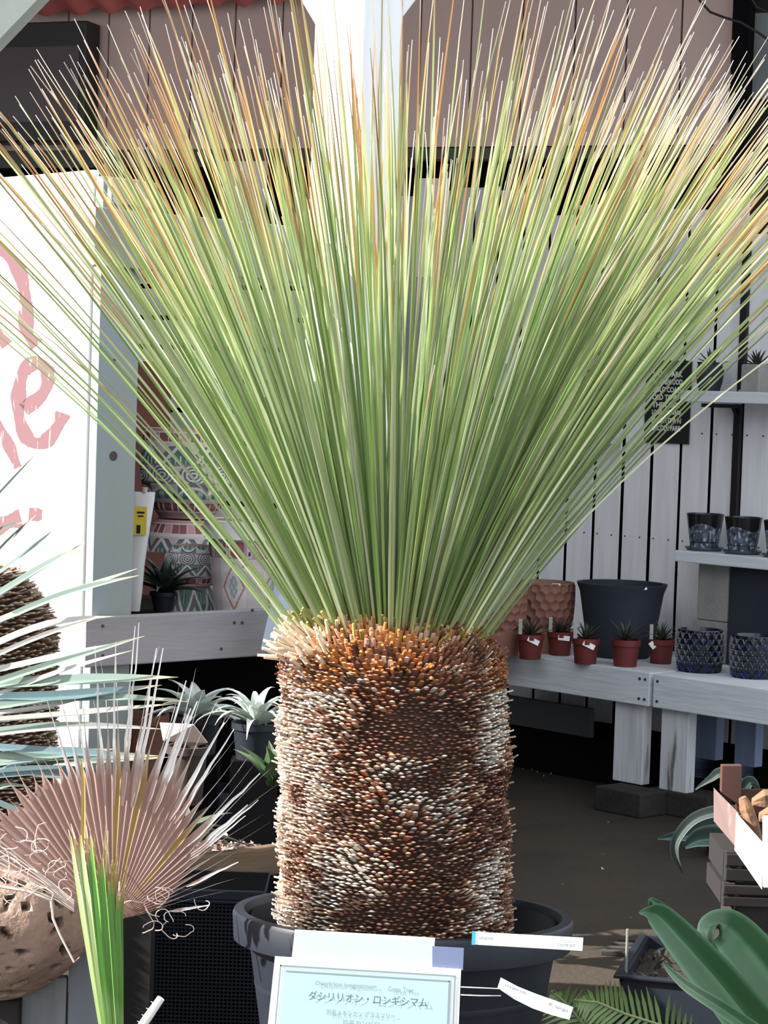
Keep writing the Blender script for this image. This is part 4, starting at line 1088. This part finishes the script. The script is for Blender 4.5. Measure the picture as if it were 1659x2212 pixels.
# tan planter box along v with plants
tb_ = thing('planter_box', P(480, 1950, 5.4), 'long tan planter box with pinkish gravel left of the trunk', 'planter')
n = u; pt = P(400, 1850, 5.5)
a = PP(372, 1858, pt, n); b = PP(372, 1925, pt, n); cc_ = PP(640, 1785, pt, n); L_ = (cc_-a).dot(v)
g = M(); g.par(Vector((a.x,a.y,b.z)), v*L_, -u*.03, UP*(a.z-b.z)); g.build('side_board', m_tanbox, tb_, bevel=.006)
g = M(); g.par(Vector((a.x,a.y,b.z)) - u*.5, v*L_, u*.47, UP*(a.z-b.z-.03)); g.build('soil_bed', m_soil, tb_)
g = M(); g.par(Vector((a.x,a.y,0)) - u*.01, v*L_, -u*.3, UP*(b.z)); g.build('base', m_black, tb_)
g = M()
for i in range(160):
    p = Vector((a.x,a.y,a.z-.026)) - u*rnd.uniform(.03,.35) + v*rnd.uniform(0, L_); r = rnd.uniform(.006,.016); k = rnd.uniform(.5,1.2)
    V = [p+Vector((rnd.gauss(0,1),rnd.gauss(0,1),rnd.gauss(0,1)*.7)).normalized()*r for _ in range(6)]
    g.add(V, [(0,1,2),(0,2,3),(0,3,4),(1,2,5),(2,3,5),(3,4,5),(0,1,4),(1,4,5)], (.50*k,.34*k,.30*k))
o = g.build('gravel', m_rubble, tb_); tag(o, kind='stuff')

# agaves under the rail
def agave(px_, py_, Y, label, n, Lpx, wpx, col, tip, seed, el=(5,75), droop=.5, potr=0, mp=m_pot):
    c = P(px_, py_, Y); s_ = Y/5000; t = thing('potted_agave', c - UP*(potr*1.5*s_ if potr else 0), label, 'potted plant')
    if potr: g = M(); g.lathe(pot_prof(potr*s_, potr*.8*s_, potr*1.6*s_, .004, 3*s_, 14*s_), c-UP*potr*1.6*s_, 36); g.build('pot', mp, t, smooth=True)
    if potr:
        zb2 = c.z - potr*1.6*s_; g = M(); g.par(Vector((c.x-potr*1.0*s_, c.y-.05, 0)), Vector((potr*2.0*s_,0,0)), Vector((0,.10,0)), UP*(zb2-.001))
        tag(g.build('plant_stand', m_black), 'dark stand under the ' + label, 'stand')
    g = M(); rosette(g, c - UP*.01, n, Lpx*s_, wpx*s_, el[0], el[1], droop, col, tip, .22, .3, 9, seed=seed); g.build('leaves', m_leaf, t, smooth=True)
agave(425, 1545, 6.1, 'pale silvery agave in a black pot under the mauve rail', 24, 140, 32, (.62,.68,.64), (.8,.8,.78), 3, (10,70), .7, 52)
agave(552, 1560, 5.92, 'silvery agave with narrow arching leaves close to the trunk', 26, 150, 20, (.58,.65,.60), (.85,.85,.82), 7, (20,75), 1.0, 50)
agave(592, 1690, 5.7, 'dark green broad-leaved plant rising beside the trunk', 9, 150, 44, (.07,.13,.05), (.16,.2,.1), 14, (35,80), .3)
agave(388, 1812, 5.6, 'dusky olive green succulent at the back of the planter box', 16, 150, 46, (.10,.12,.085), (.2,.2,.16), 19, (10,70), .4)
# terracotta shard and pot behind
c = P(385, 1590, 5.9); s_ = 5.9/5000; g = M()
V = [P(345,1562,5.7),P(418,1566,5.7),P(448,1605,5.75),P(425,1612,5.75),P(352,1600,5.68)]; V2 = [p+Vector((.0,.012,.0)) for p in V]
g.add(V+V2, [(0,4,3,2,1),(5,6,7,8,9)]+[(i,(i+1)%5,(i+1)%5+5,i+5) for i in range(5)]); tag(g.build('pot_shard', mat('peach clay', (.62,.48,.40), .8)), 'pale peach clay shard among the plants under the rail', 'shard')
c = P(402, 1735, 5.72); s_ = 5.72/5000; g = M(); g.lathe(pot_prof(44*s_,34*s_,126*s_,.005,4*s_,16*s_), c, 40); tag(g.build('clay_pot', mat('umber clay', (.05,.035,.03), .8), smooth=True), 'dark umber clay pot carrying the pale peach shard', 'pot')
c = P(300, 1680, 6.5); s_ = 6.1/5000; g = M(); g.lathe(pot_prof(62*s_,48*s_,150*s_,.006,5*s_,20*s_), c, 40); tag(g.build('clay_pot', mat('dim terracotta', (.20,.09,.06), .8), smooth=True), 'dim terracotta pot behind the blue green leaves under the rail', 'pot')
# dark clutter: black nursery pots under the rail
for (x, y, r, Y, lab) in ((450,1860,70,6.45,'black nursery pot in the shade beneath the silvery agave'),(590,1900,62,6.3,'black nursery pot in the shade just left of the trunk')):
    c = P(x, y, Y); s_ = Y/5000; g = M(); g.lathe(pot_prof(r*s_,r*.82*s_,r*2.3*s_,.005,4*s_,18*s_), c, 40); tag(g.build('nursery_pot', m_pot, smooth=True), lab, 'pot')
g = M(); g.par(Vector((-1.2,6.9,0)), Vector((1.2,.0,0)), Vector((0,.05,0)), UP*(zsh-.03)); struct(g.build('wall_low', m_black))

# ================================================================== RIGHT FOREGROUND
# crate
def plate(name, pts, Y, m, parent, th=.012, dv=None):
    q = [P(a, b, y) for (a, b), y in zip(pts, Y)]; dv = dv or Vector((.0,th,0)); q2 = [p+dv for p in q]
    g = M(); g.add(q+q2, [(0,1,2,3),(7,6,5,4),(0,4,5,1),(1,5,6,2),(2,6,7,3),(3,7,4,0)]); return g.build(name, m, parent, bevel=.0015)
crt = thing('wooden_crate', P(1640, 1930, 5.3), 'raw slatted wooden crate with cork bark pieces at right edge', 'crate')
Ya, Yb = 5.75, 5.15
plate('side_board', [(1543,1703),(1596,1757),(1588,1828),(1543,1775)], [Ya,5.45,5.45,Ya], mat('rosy crate board', (.20,.13,.12), .8, var=.2, scale=3, col2=(.16,.11,.105), wear=(.3,.2,.18), wear_scale=6, wear_amt=.66), crt)
plate('side_board', [(1592,1757),(1648,1820),(1646,1922),(1588,1838)], [5.44,Yb,Yb,5.44], m_crate, crt)
plate('corner_post', [(1560,1654),(1603,1654),(1601,1745),(1558,1712)], [Ya,Ya,Ya,Ya], m_crated, crt, .03)
plate('end_board', [(1590,1705),(1760,1705),(1760,1760),(1590,1760)], [Ya+.03]*4, m_crated, crt)
plate('front_board', [(1646,1822),(1800,1838),(1800,1905),(1646,1890)], [Yb-.0]*4, m_crate, crt)
plate('corner_post', [(1650,1765),(1668,1765),(1668,1918),(1650,1918)], [Yb-.015]*4, m_card, crt, .02)
def bark(label, pts, Y, rad):
    g = M(); P3 = [P(a, b, Y) for a, b in pts]; n_ = 10; V = []; m = len(P3)
    t = (P3[-1]-P3[0]).normalized(); x = t.orthogonal().normalized(); y = t.cross(x)
    for i, p in enumerate(P3):
        for k in range(n_): a = 2*PI*k/n_; V.append(p + (x*math.cos(a)+y*math.sin(a))*rad*(1+.3*noise.noise(Vector((k*.9,i*.8,rad*99))))*(.55 if i in (0, m-1) else 1))
    g.add(V, [(i*n_+k, i*n_+(k+1)%n_, (i+1)*n_+(k+1)%n_, (i+1)*n_+k) for i in range(m-1) for k in range(n_)]+[tuple(range(n_)), tuple((m-1)*n_+k for k in range(n_))])
    return tag(g.build('cork_bark', m_cork), label, 'bark')
bark('slim tan piece of cork bark leaning inside the crate corner', [(1604,1722),(1612,1745),(1628,1785),(1640,1815)], 5.42, .016)
bark('broad tan piece of cork bark at the back of the crate', [(1625,1735),(1650,1725),(1690,1722),(1730,1730)], 5.5, .022)
bark('grey brown piece of cork bark at the crate middle, cut by the right edge', [(1640,1765),(1660,1762),(1700,1765)], 5.35, .02)
# stacked pallets / crates beneath
base = P(1640, 2010, 5.6)
def lowcrate(label, y0, y1, x0, Y, m):
    a = P(x0, y0, Y); b = P(x0, y1, Y); t = thing('slatted_tray', Vector((a.x,Y,b.z)), label, 'tray', 'stacked dark slatted trays under the crate')
    h_ = a.z-b.z
    for k in range(2): g = M(); g.par(Vector((a.x,Y,b.z+h_*(.05+.5*k))), Vector((.6,0,0)), Vector((0,.012,0)), UP*h_*.40); g.build('slat', m, t, bevel=.002)
    for dx in (0, .25): g = M(); g.par(Vector((a.x+dx,Y+.013,b.z)), Vector((.03,0,0)), Vector((0,.03,0)), UP*h_); g.build('batten', m_dwood, t, bevel=.002)
    g = M(); g.par(Vector((a.x,Y+.05,b.z)), Vector((.6,0,0)), Vector((0,.25,0)), UP*h_*.9); g.build('bottom', m_dwood, t)
mg = mat('grey brown slat', (.030,.026,.025), .85, spec=.08, var=.3, scale=4, stretch=HZ)
lowcrate('dim grey slatted tray directly under the pale crate', 1842, 1906, 1570, 5.62, mg)
lowcrate('dark slatted tray in the middle of the stack at right', 1910, 1960, 1564, 5.60, mg)
zl = P(1600, 2020, 5.6).z
g = M(); a = P(1590, 1962, 5.62); g.par(Vector((a.x,5.62,0)), Vector((.5,0,0)), Vector((0,.25,0)), UP*(a.z-.001)); tag(g.build('brick_pile', m_dconc, bevel=.004), 'dark bricks carrying the stack of trays at right', 'bricks')
# shaded agave behind crate
def leafpath(g, pts, Ys, ws, nrm, cols, fold=.22):
    P3 = [P(a, b, y) for (a, b), y in zip(pts, Ys)]; q = []; W2 = []; K = []
    for i in range(len(P3)-1):
        p0 = P3[max(i-1,0)]; p1 = P3[i]; p2 = P3[i+1]; p3 = P3[min(i+2,len(P3)-1)]
        for k in range(6):
            t = k/6; q.append(.5*((2*p1)+(p2-p0)*t+(2*p0-5*p1+4*p2-p3)*t*t+(3*p1-p0-3*p2+p3)*t*t*t)); W2.append(ws[i]*(1-t)+ws[i+1]*t)
            K.append(tuple(x*(1-t)+y*t for x, y in zip(cols[i], cols[i+1])))
    q.append(P3[-1]); W2.append(ws[-1]); K.append(cols[-1])
    W2 = [x*P3[0].y/5000 for x in W2]
    # centre strip + edge strips for a keeled blade
    m = len(q); V = []; KK = []
    for i, p in enumerate(q):
        t = (q[min(i+1,m-1)]-q[max(i-1,0)]).normalized(); b = t.cross(nrm).normalized(); n2 = b.cross(t).normalized()
        for j in range(-4, 5):
            f = j/4; V.append(p + b*W2[i]/2*f + n2*(fold*1.5*W2[i]*abs(f)**1.15)); e = 1.0 if abs(f) < .95 else 1.0
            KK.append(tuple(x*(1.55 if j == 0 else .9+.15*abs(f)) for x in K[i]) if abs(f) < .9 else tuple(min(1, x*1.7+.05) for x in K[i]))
    Fs = [(i*9+j, i*9+j+1, (i+1)*9+j+1, (i+1)*9+j) for i in range(m-1) for j in range(8)]
    g.add(V, Fs, KK); g.add([p - nrm*.0035*min(1, 1) for p in V], [tuple(reversed(f)) for f in Fs], KK)
ag = thing('shaded_agave', PZ(1540, 1800, 0), 'dark blue green agave drooping in the shade behind the crate', 'plant')
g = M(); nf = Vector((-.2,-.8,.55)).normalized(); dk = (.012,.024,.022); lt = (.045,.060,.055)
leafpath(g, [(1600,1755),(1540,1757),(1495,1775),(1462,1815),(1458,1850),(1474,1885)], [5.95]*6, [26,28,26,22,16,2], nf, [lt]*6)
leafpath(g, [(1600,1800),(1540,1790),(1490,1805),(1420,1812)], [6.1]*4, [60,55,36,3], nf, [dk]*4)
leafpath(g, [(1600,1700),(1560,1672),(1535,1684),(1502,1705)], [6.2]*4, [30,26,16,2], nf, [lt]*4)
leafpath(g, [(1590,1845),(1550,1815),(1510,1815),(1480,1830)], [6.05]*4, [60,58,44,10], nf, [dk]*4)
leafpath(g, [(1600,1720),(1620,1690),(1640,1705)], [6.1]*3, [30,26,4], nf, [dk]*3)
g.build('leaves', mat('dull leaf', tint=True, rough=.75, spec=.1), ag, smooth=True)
g = M(); g.lathe(pot_prof(.11,.09,.12), PZ(1590, 1850, 0), 32); g.build('pot', m_pot, ag, smooth=True)

# black tray with seedlings
tc_ = PZ(1470, 2150, .12)
tr = thing('seed_tray', Vector((tc_.x,tc_.y,.0)), 'black plastic tray of withered seedlings behind the green agave', 'tray')
x0, y0 = PZ(1337, 2120, .12).x, PZ(1450, 2175, .12).y; wd_ = .36; dp = .42; ang = math.radians(-14)
ex = Vector((math.cos(ang), math.sin(ang), 0)); ey = Vector((-math.sin(ang), math.cos(ang), 0))
o0 = PZ(1338, 2108, .12); o0.z = 0
g = M(); hh = .12
g.par(o0+UP*.02, ex*wd_, ey*.012, UP*(hh-.02)); g.par(o0+UP*.02, ex*.012, ey*dp, UP*(hh-.02)); g.par(o0+ey*dp+UP*.02, ex*wd_, ey*.012, UP*(hh-.02)); g.par(o0+ex*wd_+UP*.02, ex*.012, ey*dp, UP*(hh-.02)); g.par(o0+UP*.0, ex*wd_, ey*dp, UP*.03)
g.par(o0 - ex*.012 - ey*.012+UP*(hh-.004), ex*(wd_+.03), ey*.02, UP*.008); g.par(o0 - ex*.012+UP*(hh-.004), ex*.018, ey*dp, UP*.008)
g.build('tray', m_pot, tr, bevel=.002)
g = M(); g.par(o0+ex*.013+ey*.013+UP*.03, ex*(wd_-.015), ey*(dp-.015), UP*.06); g.build('soil', m_soil, tr)
g = M()
for i in range(110):
    p = o0 + ex*rnd.uniform(.02,wd_-.02) + ey*rnd.uniform(.02,dp-.02) + UP*.088; k = rnd.uniform(.5,1.2)
    hd = Vector((rnd.uniform(-1,1), rnd.uniform(-1,1), rnd.uniform(.4,1.3))).normalized(); l = rnd.uniform(.02,.05)
    g.ribbon([p, p+hd*l*.5, p+hd*l+Vector((0,0,-.006))], [.005,.007,.001], Vector((rnd.random()-.5,-1,.3)), .1, (.08*k,.075*k,.06*k))
o = g.build('seedlings', m_leaf, tr); tag(o, kind='stuff')
g = M(); pa = PZ(1352, 2100, .12); g.tube([pa+UP*-.01, pa+UP*.10], .003, 8); g.build('stake', mat('grey stake', (.22,.23,.2), .6), tr)
# wooden slats lying on floor
g = M()
for k in range(4): q = PZ(1298+k*4, 2047-k*9, .02); g.par(Vector((q.x,q.y,0))+ex*k*.01, ex*.22+ey*.03, ey*.022, UP*.012)
tag(g.build('floor_grate', mat('grey floor slat', (.045,.04,.034), .9), bevel=.002), 'small dark slatted duckboard lying on the floor behind the tray', 'grate')

# green agave at lower right
ga = thing('green_agave', P(1760, 2330, 4.7), 'broad-leaved fresh green agave in the lower right corner', 'plant')
g = M(); G1 = (.040,.125,.045); G2 = (.055,.145,.065); PALE_ = (.16,.25,.16); nf = Vector((-.45,-.75,.55)).normalized()
leafpath(g, [(1720,2330),(1640,2230),(1560,2130),(1490,2050),(1430,1985),(1404,1972),(1380,1972)], [4.5,4.55,4.6,4.66,4.7,4.72,4.73], [120,112,98,84,62,30,2], nf, [G1,G1,G1,G2,G2,G2,PALE_], .16)
leafpath(g, [(1800,2330),(1720,2200),(1660,2110),(1605,2040),(1570,2005),(1540,1998),(1527,2015),(1530,2048),(1540,2058)], [4.55,4.6,4.65,4.7,4.75,4.75,4.72,4.70,4.70], [130,125,118,105,84,56,40,28,4], nf, [G1,G1,G1,G2,G2,G2,PALE_,G2,PALE_], .14)
leafpath(g, [(1640,2235),(1560,2180),(1490,2135),(1450,2100),(1432,2078)], [4.4,4.42,4.45,4.48,4.5], [36,32,26,15,2], nf, [G2,G2,PALE_,PALE_,G2], .2)
leafpath(g, [(1800,2200),(1730,2080),(1690,2030)], [4.8,4.85,4.9], [80,60,4], nf, [G1,G2,G2], .2)
leafpath(g, [(1433,1960),(1408,1945),(1402,1957)], [4.75,4.75,4.75], [16,12,2], nf, [G2,G2,G2], .2)
g.build('leaves', m_leaf, ga, smooth=True)

# cycad frond at the bottom
cy = thing('cycad', P(1300, 2330, 4.5), 'green feathery cycad frond at the bottom right of the black pot', 'plant')
g = M()
def frond(pts, Ys, Ls, n):
    P3 = [P(a, b, y) for (a, b), y in zip(pts, Ys)]
    for k in range(n):
        f = k/(n-1); x = f*(len(P3)-1); i = min(int(x), len(P3)-2); p = P3[i].lerp(P3[i+1], x-i); t = (P3[i+1]-P3[i]).normalized()
        for sgn_ in (-1, 1):
            sv = Vector((0,-1,0)).cross(t).normalized()*sgn_; d = (sv*1.0 + t*.55).normalized(); l = Ls*(math.sin(PI*min(1,.25+f*.75)))*rnd.uniform(.9,1.1)
            k2 = rnd.uniform(.8,1.25); g.ribbon([p, p+d*l*.5, p+d*l+Vector((0,-.01,-.006))], [.006,.0075,.001], Vector((0,-1,.3)), .15, (.16*k2,.25*k2,.08*k2))
    g.tube(P3, .0028, 6, (.25,.3,.12))
frond([(1500,2260),(1430,2215),(1350,2190),(1290,2165),(1240,2160)], [4.4]*5, .075, 24)
frond([(1330,2290),(1270,2225),(1225,2170),(1190,2140)], [4.45]*4, .07, 18)
frond([(1560,2300),(1480,2260),(1420,2250)], [4.35]*3, .06, 12)
g.build('frond', m_leaf, cy, smooth=True)

# light pebbles on the floor
g = M()
for (x, y) in ((1315,1778),(1155,1780),(1302,1878),(1362,1985),(1215,1912),(1130,1662),(1160,1670),(1190,1672),(1205,1668),(1175,1678),(1148,1664),(1130,1690)):
    c = PZ(x, y, 0); r = rnd.uniform(.003,.006); V = [c+UP*r*.6+Vector((rnd.gauss(0,1),rnd.gauss(0,1),rnd.gauss(0,.6))).normalized()*r for _ in range(6)]
    g.add(V, [(0,1,2),(0,2,3),(0,3,4),(1,2,5),(2,3,5),(3,4,5),(0,1,4),(1,4,5)])
tag(g.build('floor_debris', mat('pale grit', (.45,.42,.38), .9)), 'scattered pale grit on the dark floor', 'debris', kind='stuff')
